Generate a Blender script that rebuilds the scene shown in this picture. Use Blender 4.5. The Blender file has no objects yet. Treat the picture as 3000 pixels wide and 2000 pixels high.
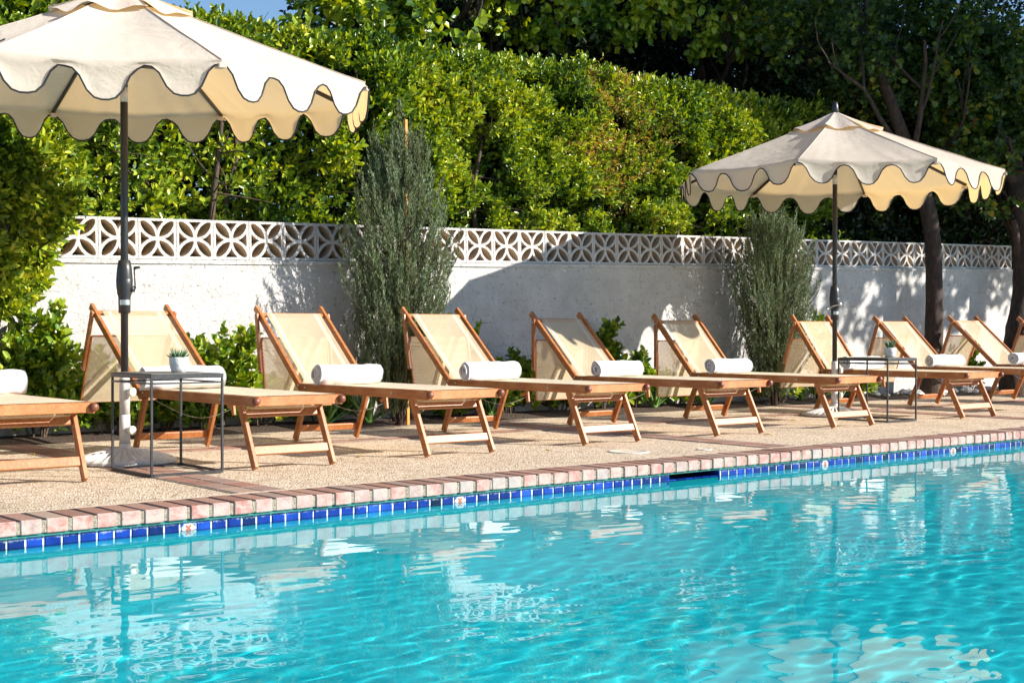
import bpy, math, random
import numpy as np
from mathutils import Vector, Matrix, noise
from mathutils.geometry import delaunay_2d_cdt
PI = math.pi
random.seed(7); RNG = np.random.default_rng(7)
S = bpy.context.scene
COL = S.collection
R = math.radians

# ------------------------------------------------------------------ helpers
def tag(o, label=None, cat=None, group=None, kind=None):
    if label: o['label'] = label
    if cat: o['category'] = cat
    if group: o['group'] = group
    if kind: o['kind'] = kind
    return o

def empty(name, loc=(0, 0, 0), rz=0, label=None, cat=None, group=None):
    o = bpy.data.objects.new(name, None); COL.objects.link(o)
    o.location = loc; o.rotation_euler = (0, 0, rz)
    return tag(o, label, cat, group)

class MB:
    def __init__(s): s.v = []; s.f = []; s.m = []; s.sm = []
    def quadmesh(s, v, f, m=0, smooth=False):
        n = len(s.v); s.v += [tuple(p) for p in v]
        for q in f: s.f.append(tuple(i + n for i in q)); s.m.append(m); s.sm.append(smooth)
        return s
    def box(s, x0, x1, y0, y1, z0, z1, m=0, M=None, bev=0):
        if bev:
            b = bev
            v = []
            # chamfered box: 24 verts
            for sx in (0, 1):
                for sy in (0, 1):
                    for sz in (0, 1):
                        X = (x0, x1)[sx]; Y = (y0, y1)[sy]; Z = (z0, z1)[sz]
                        dx = b if sx == 0 else -b; dy = b if sy == 0 else -b; dz = b if sz == 0 else -b
                        v += [(X, Y + dy, Z + dz), (X + dx, Y, Z + dz), (X + dx, Y + dy, Z)]
            g = lambda sx, sy, sz, k: (sx * 4 + sy * 2 + sz) * 3 + k
            f = []
            for a in (0, 1):
                q = [g(a, 0, 0, 0), g(a, 1, 0, 0), g(a, 1, 1, 0), g(a, 0, 1, 0)]; f.append(q if a else q[::-1])
                q = [g(0, a, 0, 1), g(1, a, 0, 1), g(1, a, 1, 1), g(0, a, 1, 1)]; f.append(q[::-1] if a else q)
                q = [g(0, 0, a, 2), g(1, 0, a, 2), g(1, 1, a, 2), g(0, 1, a, 2)]; f.append(q if a else q[::-1])
            for a in (0, 1):
                for c in (0, 1):
                    f.append([g(a, c, 0, 0), g(a, c, 1, 0), g(a, c, 1, 1), g(a, c, 0, 1)])
                    f.append([g(a, 0, c, 0), g(a, 1, c, 0), g(a, 1, c, 2), g(a, 0, c, 2)])
                    f.append([g(0, a, c, 1), g(1, a, c, 1), g(1, a, c, 2), g(0, a, c, 2)])
            for a in (0, 1):
                for c in (0, 1):
                    for d in (0, 1): f.append([g(a, c, d, 0), g(a, c, d, 1), g(a, c, d, 2)])
        else:
            v = [(x, y, z) for x in (x0, x1) for y in (y0, y1) for z in (z0, z1)]
            f = [(0, 1, 3, 2), (4, 6, 7, 5), (0, 4, 5, 1), (2, 3, 7, 6), (0, 2, 6, 4), (1, 5, 7, 3)]
        if M is not None: v = [M @ Vector(p) for p in v]
        return s.quadmesh(v, f, m)
    def bar(s, a, b, w, h, m=0, up=(0, 0, 1), bev=0.003):
        """rectangular bar from a to b: w across, h along 'up'"""
        a = Vector(a); b = Vector(b); y = (b - a); L = y.length; y.normalize()
        x = y.cross(Vector(up)); x.normalize(); z = x.cross(y)
        M = Matrix.Translation(a) @ Matrix((x, y, z)).transposed().to_4x4()
        return s.box(-w / 2, w / 2, 0, L, -h / 2, h / 2, m, M, bev)
    def tube(s, pts, r, n=8, m=0, cap=True, smooth=True):
        pts = [Vector(p) for p in pts]
        rr = r if hasattr(r, '__len__') else [r] * len(pts)
        v = []; prev = None
        for i, p in enumerate(pts):
            t = (pts[min(i + 1, len(pts) - 1)] - pts[max(i - 1, 0)])
            if t.length < 1e-9: t = Vector((0, 0, 1))
            t.normalize()
            if prev is None:
                ref = Vector((0, 0, 1)) if abs(t.z) < .9 else Vector((1, 0, 0))
                a = t.cross(ref).normalized()
            else: a = (prev - t * prev.dot(t)); a = a.normalized() if a.length > 1e-6 else t.orthogonal().normalized()
            prev = a; b = t.cross(a)
            for k in range(n):
                an = 2 * PI * k / n; v.append(p + (a * math.cos(an) + b * math.sin(an)) * rr[i])
        f = []
        for i in range(len(pts) - 1):
            for k in range(n): f.append((i * n + k, i * n + (k + 1) % n, (i + 1) * n + (k + 1) % n, (i + 1) * n + k))
        if cap:
            f.append(tuple(range(n))[::-1]); f.append(tuple((len(pts) - 1) * n + k for k in range(n)))
        return s.quadmesh(v, f, m, smooth)
    def lathe(s, prof, n=24, m=0, c=(0, 0, 0), smooth=True, flute=None):
        v = []; 
        for (r, z) in prof:
            for k in range(n):
                a = 2 * PI * k / n; q = r * (1 + (flute(k, r) if flute else 0))
                v.append((c[0] + q * math.cos(a), c[1] + q * math.sin(a), c[2] + z))
        f = []
        for i in range(len(prof) - 1):
            for k in range(n): f.append((i * n + k, i * n + (k + 1) % n, (i + 1) * n + (k + 1) % n, (i + 1) * n + k))
        f.append(tuple(range(n))[::-1]); f.append(tuple((len(prof) - 1) * n + k for k in range(n)))
        return s.quadmesh(v, f, m, smooth)
    def xform(s, M, start=0):
        for i in range(start, len(s.v)): s.v[i] = tuple(M @ Vector(s.v[i]))
        return s
    def build(s, name, mats, parent=None):
        me = bpy.data.meshes.new(name); me.from_pydata(s.v, [], s.f)
        if not isinstance(mats, (list, tuple)): mats = [mats]
        for m in mats: me.materials.append(m)
        me.polygons.foreach_set('material_index', s.m)
        me.polygons.foreach_set('use_smooth', s.sm)
        me.update()
        o = bpy.data.objects.new(name, me); COL.objects.link(o)
        if parent: o.parent = parent
        return o

def copy_tree(o, parent=None):
    c = o.copy(); COL.objects.link(c); c.parent = parent
    for ch in list(o.children): copy_tree(ch, c)
    return c

# ------------------------------------------------------------------ materials
def mat(name):
    m = bpy.data.materials.new(name); m.use_nodes = True
    nt = m.node_tree; nt.nodes.clear()
    out = nt.nodes.new('ShaderNodeOutputMaterial')
    return m, nt, out
def N(nt, t, **k):
    n = nt.nodes.new('ShaderNode' + t)
    for a, b in k.items():
        if a in n.inputs.keys(): n.inputs[a].default_value = b
        else: setattr(n, a, b)
    return n
def L(nt, a, b): nt.links.new(a, b)
def ramp(nt, fac, stops, interp='LINEAR'):
    r = nt.nodes.new('ShaderNodeValToRGB'); r.color_ramp.interpolation = interp
    e = r.color_ramp.elements
    while len(e) < len(stops): e.new(.5)
    for i, (p, c) in enumerate(stops): e[i].position = p; e[i].color = (*c, 1)
    L(nt, fac, r.inputs[0]); return r.outputs[0]
def coords(nt, kind='Object', scale=(1, 1, 1)):
    tc = N(nt, 'TexCoord'); mp = N(nt, 'Mapping'); mp.inputs['Scale'].default_value = scale
    L(nt, tc.outputs[kind], mp.inputs[0]); return mp.outputs[0]
def noise_t(nt, vec, scale, detail=4, rough=.55, dist=0):
    n = N(nt, 'TexNoise', Scale=scale, Detail=detail, Roughness=rough, Distortion=dist)
    L(nt, vec, n.inputs['Vector']); return n.outputs[0]
def bump(nt, h, strength=.5, dist=.01, normal=None):
    b = N(nt, 'Bump', Strength=strength, Distance=dist); L(nt, h, b.inputs['Height'])
    if normal: L(nt, normal, b.inputs['Normal'])
    return b.outputs[0]
def simple(name, col, rough=.6, metal=0, nscale=40, var=.12, bs=.15, bd=.002, spec=.5):
    m, nt, out = mat(name); p = N(nt, 'BsdfPrincipled', Roughness=rough, Metallic=metal)
    p.inputs['Specular IOR Level'].default_value = spec
    v = coords(nt); n = noise_t(nt, v, nscale)
    c0 = tuple(c * (1 - var) for c in col); c1 = tuple(min(1, c * (1 + var)) for c in col)
    L(nt, ramp(nt, n, [(.3, c0), (.7, c1)]), p.inputs['Base Color'])
    L(nt, bump(nt, n, bs, bd), p.inputs['Normal']); L(nt, p.outputs[0], out.inputs[0]); return m

def m_wood():
    m, nt, out = mat('oiled_wood'); p = N(nt, 'BsdfPrincipled', Roughness=.42)
    g = N(nt, 'NewGeometry'); rnd = g.outputs['Random Per Island']
    v = coords(nt, 'Object', (22, 2.5, 22)); n = noise_t(nt, v, 3, 6, .65, .6)
    v2 = coords(nt, 'Object', (1, 1, 1)); n2 = noise_t(nt, v2, 5, 3)
    oi = N(nt, 'ObjectInfo')
    c = ramp(nt, n, [(.25, (.22, .066, .019)), (.5, (.375, .128, .036)), (.78, (.52, .215, .068))])
    hs = N(nt, 'HueSaturation'); L(nt, c, hs.inputs['Color'])
    ma = N(nt, 'Math', operation='MULTIPLY_ADD'); ma.inputs[1].default_value = .36; ma.inputs[2].default_value = .70
    mo = N(nt, 'Math', operation='MULTIPLY_ADD'); mo.inputs[1].default_value = .35; L(nt, oi.outputs['Random'], mo.inputs[0]); L(nt, rnd, mo.inputs[2])
    L(nt, mo.outputs[0], ma.inputs[0]); L(nt, ma.outputs[0], hs.inputs['Value'])
    mx = N(nt, 'MixRGB', blend_type='MIX'); L(nt, hs.outputs[0], mx.inputs[1]); mx.inputs[2].default_value = (.66, .36, .17, 1)
    L(nt, ramp(nt, n2, [(.48, (0, 0, 0)), (.75, (.5, .5, .5))]), mx.inputs[0])
    L(nt, mx.outputs[0], p.inputs['Base Color'])
    L(nt, bump(nt, n, .12, .002), p.inputs['Normal']); L(nt, p.outputs[0], out.inputs[0]); return m

def m_mesh(name, holes=True, c=(.68, .555, .385), thr=.40, tr_=.24):
    """woven sling fabric: bright threads with small holes"""
    m, nt, out = mat(name)
    d = N(nt, 'BsdfDiffuse'); t = N(nt, 'BsdfTranslucent'); mx = N(nt, 'MixShader', Fac=tr_)
    v = coords(nt); n = noise_t(nt, v, 9, 3)
    col = ramp(nt, n, [(.3, tuple(k * .93 for k in c)), (.7, tuple(min(1, k * 1.05) for k in c))])
    uv = N(nt, 'TexCoord'); sx = N(nt, 'SeparateXYZ'); L(nt, uv.outputs['UV'], sx.inputs[0])
    outs = []
    for ax, fr in ((0, 1 / .013), (1, 1 / .013)):
        a = N(nt, 'Math', operation='MULTIPLY'); a.inputs[1].default_value = fr * 2 * PI; L(nt, sx.outputs[ax], a.inputs[0])
        b = N(nt, 'Math', operation='SINE'); L(nt, a.outputs[0], b.inputs[0]); outs.append(b.outputs[0])
    pr = N(nt, 'Math', operation='MULTIPLY'); L(nt, outs[0], pr.inputs[0]); L(nt, outs[1], pr.inputs[1])
    L(nt, col, d.inputs[0]); L(nt, col, t.inputs[0])
    nb = bump(nt, pr.outputs[0], .6, .002); L(nt, nb, d.inputs['Normal'])
    L(nt, d.outputs[0], mx.inputs[1]); L(nt, t.outputs[0], mx.inputs[2])
    if holes:
        th = N(nt, 'Math', operation='GREATER_THAN'); th.inputs[1].default_value = thr; L(nt, pr.outputs[0], th.inputs[0])
        tr = N(nt, 'BsdfTransparent'); m2 = N(nt, 'MixShader'); L(nt, th.outputs[0], m2.inputs[0])
        L(nt, mx.outputs[0], m2.inputs[1]); L(nt, tr.outputs[0], m2.inputs[2]); L(nt, m2.outputs[0], out.inputs[0])
    else: L(nt, mx.outputs[0], out.inputs[0])
    return m

def m_canvas():
    m, nt, out = mat('cream_canvas')
    d = N(nt, 'BsdfDiffuse', Roughness=.5); t = N(nt, 'BsdfTranslucent'); mx = N(nt, 'MixShader', Fac=.34)
    v = coords(nt); n = noise_t(nt, v, 2.2, 5, .6, .8); n2 = noise_t(nt, v, 260, 2)
    c = ramp(nt, n, [(.3, (.75, .685, .595)), (.7, (.81, .745, .655))]); L(nt, c, d.inputs[0])
    t.inputs[0].default_value = (.92, .60, .24, 1)
    n3 = noise_t(nt, coords(nt, 'Object', (1, 1, 2.5)), 6, 4, .6, 1.2); nb = bump(nt, n2, .3, .001, bump(nt, n3, .22, .02, bump(nt, n, .5, .04))); L(nt, nb, d.inputs['Normal'])
    L(nt, d.outputs[0], mx.inputs[1]); L(nt, t.outputs[0], mx.inputs[2]); L(nt, mx.outputs[0], out.inputs[0]); return m

def m_leaf(name, stops, trans=.3, rough=.38, nsc=1.3):
    m, nt, out = mat(name)
    g = N(nt, 'NewGeometry'); v = coords(nt); n = noise_t(nt, v, nsc, 2)
    a = N(nt, 'Math', operation='MULTIPLY_ADD'); a.inputs[1].default_value = .62; L(nt, g.outputs['Random Per Island'], a.inputs[0])
    b = N(nt, 'Math', operation='MULTIPLY_ADD'); b.inputs[1].default_value = 1.1; b.inputs[2].default_value = -.38
    L(nt, n, b.inputs[0]); L(nt, b.outputs[0], a.inputs[2])
    c = ramp(nt, a.outputs[0], stops)
    p = N(nt, 'BsdfPrincipled', Roughness=rough); L(nt, c, p.inputs['Base Color'])
    t = N(nt, 'BsdfTranslucent'); hs = N(nt, 'HueSaturation', Hue=.48, Saturation=1.1, Value=1.5); L(nt, c, hs.inputs['Color'])
    L(nt, hs.outputs[0], t.inputs[0]); mx = N(nt, 'MixShader', Fac=trans)
    L(nt, p.outputs[0], mx.inputs[1]); L(nt, t.outputs[0], mx.inputs[2]); L(nt, mx.outputs[0], out.inputs[0]); return m

def m_bark(name='bark', c0=(.02, .013, .010), c1=(.085, .052, .038)):
    m, nt, out = mat(name); p = N(nt, 'BsdfPrincipled', Roughness=.9)
    v = coords(nt, 'Object', (1, 1, .35)); n = noise_t(nt, v, 22, 8, .7, .5)
    L(nt, ramp(nt, n, [(.35, c0), (.68, c1)]), p.inputs['Base Color']); L(nt, bump(nt, n, .9, .02), p.inputs['Normal'])
    L(nt, p.outputs[0], out.inputs[0]); return m

def m_plaster():
    m, nt, out = mat('white_painted_block'); p = N(nt, 'BsdfPrincipled', Roughness=.85)
    v = coords(nt); n = noise_t(nt, v, 3, 6, .7); n2 = noise_t(nt, v, 38, 7, .75, .3)
    c = ramp(nt, n, [(.25, (.50, .47, .44)), (.62, (.69, .675, .66))])
    # rain dirt near the foot and pits
    pit = ramp(nt, noise_t(nt, v, 26, 2, .5), [(.62, (1, 1, 1)), (.70, (.50, .45, .40))])
    mm = N(nt, 'MixRGB', blend_type='MULTIPLY'); mm.inputs[0].default_value = .8; L(nt, c, mm.inputs[1]); L(nt, pit, mm.inputs[2])
    L(nt, mm.outputs[0], p.inputs['Base Color'])
    b1 = bump(nt, n2, 1.0, .022, bump(nt, noise_t(nt, v, 13, 5, .65, .8), .55, .03))
    # faint block courses under the paint
    bt = N(nt, 'TexBrick', Scale=1.0); bt.offset = .5
    bt.inputs['Brick Width'].default_value = .41; bt.inputs['Row Height'].default_value = .205; bt.inputs['Mortar Size'].default_value = .006
    bt.inputs['Mortar Smooth'].default_value = .6; bt.inputs[1].default_value = (1, 1, 1, 1); bt.inputs[2].default_value = (1, 1, 1, 1); bt.inputs[3].default_value = (0, 0, 0, 1)
    mp = N(nt, 'Mapping'); mp.inputs['Rotation'].default_value = (PI / 2, 0, 0); L(nt, v, mp.inputs[0])
    ad = N(nt, 'VectorMath', operation='ADD'); L(nt, mp.outputs[0], ad.inputs[0])
    nn = N(nt, 'TexNoise', Scale=6.0); L(nt, v, nn.inputs['Vector']); sc = N(nt, 'VectorMath', operation='SCALE'); sc.inputs[3].default_value = .02
    L(nt, nn.outputs[1], sc.inputs[0]); L(nt, sc.outputs[0], ad.inputs[1]); L(nt, ad.outputs[0], bt.inputs[0])
    L(nt, bump(nt, bt.outputs[0], .35, .008, b1), p.inputs['Normal'])
    cm = N(nt, 'MixRGB', blend_type='MULTIPLY'); ck = N(nt, 'Math', operation='MULTIPLY'); iv = N(nt, 'Math', operation='SUBTRACT'); iv.inputs[0].default_value = 1
    L(nt, bt.outputs[0], iv.inputs[1]); L(nt, iv.outputs[0], ck.inputs[0]); L(nt, ramp(nt, noise_t(nt, v, 2.6, 5, .7), [(.56, (0, 0, 0)), (.66, (.8, .8, .8))]), ck.inputs[1])
    L(nt, ck.outputs[0], cm.inputs[0]); L(nt, mm.outputs[0], cm.inputs[1]); cm.inputs[2].default_value = (.42, .36, .31, 1); L(nt, cm.outputs[0], p.inputs['Base Color'])
    L(nt, p.outputs[0], out.inputs[0]); return m

def m_aggregate():
    m, nt, out = mat('exposed_aggregate'); p = N(nt, 'BsdfPrincipled', Roughness=.85)
    v = coords(nt)
    vo = N(nt, 'TexVoronoi', Scale=92.0, Randomness=1.0); L(nt, v, vo.inputs['Vector'])
    sep = N(nt, 'SeparateColor'); L(nt, vo.outputs['Color'], sep.inputs[0])
    st = ramp(nt, sep.outputs[0], [(0, (.20, .11, .06)), (.12, (.52, .38, .26)), (.45, (.76, .615, .44)), (.8, (.83, .705, .53)), (1, (.90, .83, .70))])
    dist = ramp(nt, vo.outputs['Distance'], [(.38, (1, 1, 1)), (.8, (.36, .26, .18))])
    mu = N(nt, 'MixRGB', blend_type='MULTIPLY'); mu.inputs[0].default_value = .6; L(nt, st, mu.inputs[1]); L(nt, dist, mu.inputs[2])
    n = noise_t(nt, v, .9, 4, .6); big = ramp(nt, noise_t(nt, v, 1.7, 7, .72, .8), [(.32, (.74, .70, .66)), (.5, (.95, .94, .93)), (.7, (1.0, 1.0, 1.0))])
    m2 = N(nt, 'MixRGB', blend_type='MULTIPLY'); m2.inputs[0].default_value = 1; L(nt, mu.outputs[0], m2.inputs[1]); L(nt, big, m2.inputs[2])
    L(nt, m2.outputs[0], p.inputs['Base Color'])
    inv = N(nt, 'Math', operation='SUBTRACT'); inv.inputs[0].default_value = 1; L(nt, vo.outputs['Distance'], inv.inputs[1])
    L(nt, bump(nt, inv.outputs[0], .9, .006), p.inputs['Normal']); L(nt, p.outputs[0], out.inputs[0]); return m

def m_brick(name, stops, rough=.85, patch=None):
    m, nt, out = mat(name); p = N(nt, 'BsdfPrincipled', Roughness=rough)
    g = N(nt, 'NewGeometry'); v = coords(nt)
    c = ramp(nt, g.outputs['Random Per Island'], stops); n = noise_t(nt, v, 60, 6, .7)
    mu = N(nt, 'MixRGB', blend_type='MULTIPLY'); mu.inputs[0].default_value = .7; L(nt, c, mu.inputs[1]); L(nt, ramp(nt, n, [(.3, (.6, .58, .56)), (.65, (1.1, 1.1, 1.1))]), mu.inputs[2])
    res = mu.outputs[0]
    if patch:
        n2 = noise_t(nt, v, 17, 7, .72, .4); mx = N(nt, 'MixRGB'); L(nt, ramp(nt, n2, [(.40, (0, 0, 0)), (.58, (.9, .9, .9))]), mx.inputs[0])
        L(nt, res, mx.inputs[1]); mx.inputs[2].default_value = (*patch, 1); res = mx.outputs[0]
    L(nt, res, p.inputs['Base Color']); L(nt, bump(nt, n, .6, .004), p.inputs['Normal']); L(nt, p.outputs[0], out.inputs[0]); return m

def m_tile():
    m, nt, out = mat('blue_glazed_tile'); p = N(nt, 'BsdfPrincipled', Roughness=.08)
    g = N(nt, 'NewGeometry'); v = coords(nt)
    c = ramp(nt, g.outputs['Random Per Island'], [(0, (.003, .008, .03)), (.1, (.004, .012, .10)), (.25, (.005, .022, .20)), (.75, (.007, .038, .32)), (1, (.015, .07, .42))])
    n = noise_t(nt, v, 28, 5, .7, .5)
    sc = N(nt, 'SeparateXYZ'); L(nt, v, sc.inputs[0])
    mt = N(nt, 'MixRGB', blend_type='MULTIPLY'); mt.inputs[0].default_value = .8; L(nt, c, mt.inputs[1]); L(nt, ramp(nt, noise_t(nt, v, 9, 3), [(.35, (.35, .4, .5)), (.65, (1.2, 1.2, 1.1))]), mt.inputs[2]); c = mt.outputs[0]
    # lime scale along the upper edge of each tile
    ad = N(nt, 'Math', operation='MULTIPLY_ADD'); ad.inputs[1].default_value = .05; L(nt, n, ad.inputs[0]); L(nt, sc.outputs[2], ad.inputs[2])
    f = ramp(nt, N_mapr(nt, ad.outputs[0], -.060, -.030), [(.15, (0, 0, 0)), (.75, (.85, .85, .85))])
    mx = N(nt, 'MixRGB'); L(nt, f, mx.inputs[0]); L(nt, c, mx.inputs[1]); mx.inputs[2].default_value = (.62, .68, .76, 1)
    L(nt, mx.outputs[0], p.inputs['Base Color']); L(nt, bump(nt, noise_t(nt, v, 12, 2), .25, .01), p.inputs['Normal'])
    L(nt, p.outputs[0], out.inputs[0]); return m
def N_mapr(nt, x, a, b):
    r = N(nt, 'MapRange'); r.inputs[1].default_value = a; r.inputs[2].default_value = b; L(nt, x, r.inputs[0]); return r.outputs[0]

M = {}
M['wood'] = m_wood()
M['cap'] = simple('dark_wood_plug', (.17, .05, .025), .45)
M['mesh'] = m_mesh('sling_mesh'); M['seatmesh'] = m_mesh('brightened_seat_sling', True, (.84, .73, .55), .80, .12); M['hem'] = m_mesh('sling_hem', False, (.68, .60, .47))  # seat copy of the same sling, brightened to look sunlit, with fewer holes
M['canvas'] = m_canvas()
M['piping'] = simple('black_piping', (.018, .018, .022), .7)
M['black'] = simple('charcoal_powder_coat', (.022, .023, .026), .38, 0, 60, .2)
M['steel'] = simple('brushed_steel', (.55, .55, .53), .3, .9)
M['white_plastic'] = simple('white_resin', (.58, .55, .51), .5)
M['knob'] = simple('ivory_knob', (.78, .72, .55), .5)
M['table'] = simple('blackened_steel', (.035, .036, .04), .42, .3, 30, .3)
M['tabletop'] = simple('slate_grey_tabletop', (.14, .135, .13), .55, 0, 25, .3)
M['towel'] = simple('white_terry', (.86, .86, .87), .95, 0, 420, .05, .9, .006, .1)
M['pot'] = simple('white_concrete', (.66, .64, .60), .9, 0, 60, .1, .9, .01)
M['succ'] = simple('succulent_green', (.07, .14, .06), .5, 0, 30, .3)
M['aloe'] = simple('aloe_green', (.11, .22, .045), .45, 0, 14, .35)
M['plaster'] = m_plaster(); M['bare'] = simple('bare_tan_block', (.50, .395, .29), .95, 0, 50, .2, .8, .006); M['aggregate'] = m_aggregate()
M['soil'] = simple('bed_soil', (.07, .045, .03), .95, 0, 60, .5, .9, .03)
M['ground'] = simple('dry_ground', (.16, .12, .085), .95, 0, 8, .3, .6, .02)
M['brick_top'] = m_brick('brick_top', [(0, (.25, .13, .09)), (.3, (.33, .17, .12)), (.6, (.38, .21, .15)), (.85, (.30, .20, .16)), (1, (.40, .28, .21))])
M['brick_face'] = m_brick('brick_limed_face', [(0, (.36, .14, .12)), (.3, (.42, .20, .17)), (.6, (.40, .24, .21)), (.8, (.32, .30, .29)), (1, (.44, .15, .12))], .85, (.42, .34, .30))
M['mortar'] = simple('brick_mortar', (.27, .23, .175), .95, 0, 120, .4, .9, .006)
M['strip'] = simple('pale_mortar_strip', (.62, .50, .37), .9, 0, 60, .12, .6, .004)
M['tile'] = m_tile()
M['grout'] = simple('tile_grout', (.66, .70, .72), .8)
M['verdigris'] = simple('teal_waterline_mortar', (.02, .17, .15), .8)
M['deco_white'] = simple('white_glaze', (.46, .47, .48), .12); M['deco_orange'] = simple('terracotta_glaze', (.50, .11, .05), .15)
M['leaf'] = m_leaf('ficus_leaf', [(0, (.025, .065, .010)), (.28, (.075, .15, .016)), (.55, (.22, .32, .024)), (.8, (.45, .50, .04)), (1, (.62, .58, .07))], .22, .30)
M['leaf_low'] = m_leaf('shrub_leaf', [(0, (.03, .08, .012)), (.3, (.09, .19, .018)), (.6, (.25, .36, .03)), (1, (.52, .52, .07))], .25, .33)
M['leaf_dry'] = m_leaf('dry_leaf', [(0, (.16, .17, .03)), (.4, (.34, .30, .05)), (.8, (.42, .24, .07)), (1, (.30, .13, .04))], .3, .5)
M['leaf_dark'] = m_leaf('shade_dark_leaf', [(0, (.006, .016, .005)), (.45, (.013, .030, .007)), (.8, (.04, .07, .012)), (1, (.12, .10, .02))], .15, .42)  # albedo lowered to carry the shade of hedge interior, thicket and rear trees
M['leaf_round'] = m_leaf('round_leaf', [(0, (.018, .05, .010)), (.5, (.045, .095, .017)), (.8, (.16, .22, .025)), (.93, (.38, .28, .025)), (1, (.34, .11, .03))], .35, .4)
M['juniper'] = m_leaf('juniper_scale', [(0, (.055, .04, .016)), (.3, (.10, .11, .038)), (.6, (.14, .20, .08)), (.85, (.21, .31, .19)), (1, (.30, .18, .07))], .12, .6, 3)
M['bark'] = m_bark(); M['twig'] = m_bark('twig_bark', (.03, .02, .014), (.15, .10, .065))
M['stake'] = simple('orange_stake', (.55, .25, .05), .6)

# ------------------------------------------------------------------ camera and light
yaw = math.atan2(4900, 4000)            # angle between the view direction and the +X (along the wall)
cam = bpy.data.cameras.new('camera'); co = bpy.data.objects.new('camera', cam); COL.objects.link(co)
co.location = (0, 0, .75)
co.rotation_euler = (R(90 - .40), 0, yaw - PI / 2)
cam.sensor_width = 36; cam.lens = 48; cam.clip_end = 500; cam.clip_start = .05
S.camera = co
S.render.resolution_x = 1024; S.render.resolution_y = 682

tosun = Vector((.90, -1, .64)).normalized()
el = math.asin(tosun.z)
sun = bpy.data.lights.new('sun', 'SUN'); so = bpy.data.objects.new('sun', sun); COL.objects.link(so)
sun.energy = 4.6; sun.angle = R(.5); sun.color = (1, .94, .85)
so.rotation_euler = tosun.to_track_quat('Z', 'Y').to_euler(); so.location = (12, -12, 14)
w = bpy.data.worlds.new('World'); S.world = w; w.use_nodes = True
nt = w.node_tree; bg = nt.nodes['Background']
sky = nt.nodes.new('ShaderNodeTexSky'); sky.sky_type = 'NISHITA'; sky.sun_disc = False
sky.sun_elevation = el; sky.sun_rotation = math.atan2(tosun.x, tosun.y); sky.air_density = 1.0; sky.dust_density = .0; sky.ozone_density = 4.0
nt.links.new(sky.outputs[0], bg.inputs[0]); bg.inputs[1].default_value = .075
S.view_settings.view_transform = 'Standard'; S.view_settings.look = 'None'; S.view_settings.exposure = 1.15; S.view_settings.gamma = 1
S.render.engine = 'CYCLES'
S.cycles.max_bounces = 8; S.cycles.transparent_max_bounces = 24

# ------------------------------------------------------------------ pool frame of reference
PX, PY, PA = 1.877, 5.408, R(1.0)
POOL = Matrix.Translation((PX, PY, 0)) @ Matrix.Rotation(PA, 4, 'Z')
def pl(x, y, z=0): return POOL @ Vector((x, y, z))
WZ = -.105
X0, X1, Y0 = -9.0, 24.0, -10.4      # pool extents in its own frame (far coping at y=0)

# ground with the pool left out (one sheet)
def ground():
    b = MB(); B = 200
    inner = [pl(X0 - .25, Y0 - .25), pl(X1 + .25, Y0 - .25), pl(X1 + .25, .24), pl(X0 - .25, .24)]
    outer = [Vector((-B, -B, 0)), Vector((B, -B, 0)), Vector((B, B, 0)), Vector((-B, B, 0))]
    v = [(p.x, p.y, -.012) for p in outer + inner]
    b.quadmesh(v, [(0, 1, 5, 4), (1, 2, 6, 5), (2, 3, 7, 6), (3, 0, 4, 7)])
    return tag(b.build('ground', M['ground']), kind='structure')
ground()
BEDY = 9.09
def deck():
    b = MB()
    a0, a1 = pl(X0 - .25, .25), pl(X1 + .25, .25)
    v = [(-14, a0.y, -.004), (a0.x, a0.y, -.004), (a1.x, a1.y, -.004), (30, a1.y, -.004), (30, BEDY, -.004), (-14, BEDY, -.004)]
    b.quadmesh(v, [(0, 1, 2, 3, 4, 5)])
    o = b.build('deck', M['aggregate']); tag(o, kind='structure')
    b = MB()   # near deck behind the camera and at the ends
    c = [pl(X0 - .25, Y0 - .25), pl(X1 + .25, Y0 - .25)]
    b.quadmesh([(c[0].x, c[0].y, -.004), (c[0].x, c[0].y - 4, -.004), (c[1].x, c[1].y - 4, -.004), (c[1].x, c[1].y, -.004)], [(0, 1, 2, 3)])
    tag(b.build('near_deck', M['aggregate']), kind='structure')
deck()
# planting bed
b = MB(); nx, ny = 140, 8
v = []; 
for j in range(ny + 1):
    for i in range(nx + 1):
        x = -8 + 34 * i / nx; y = BEDY + (10.9 - BEDY) * j / ny
        v.append((x, y, -.006 + (.035 if 0 < j else 0) + .02 * noise.noise(Vector((x * 3, y * 5, 0))) * (1 if j else 0)))
f = [(j * (nx + 1) + i, j * (nx + 1) + i + 1, (j + 1) * (nx + 1) + i + 1, (j + 1) * (nx + 1) + i) for j in range(ny) for i in range(nx)]
tag(b.quadmesh(v, f, 0, True).build('planting_bed', M['soil']), kind='structure')

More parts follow.
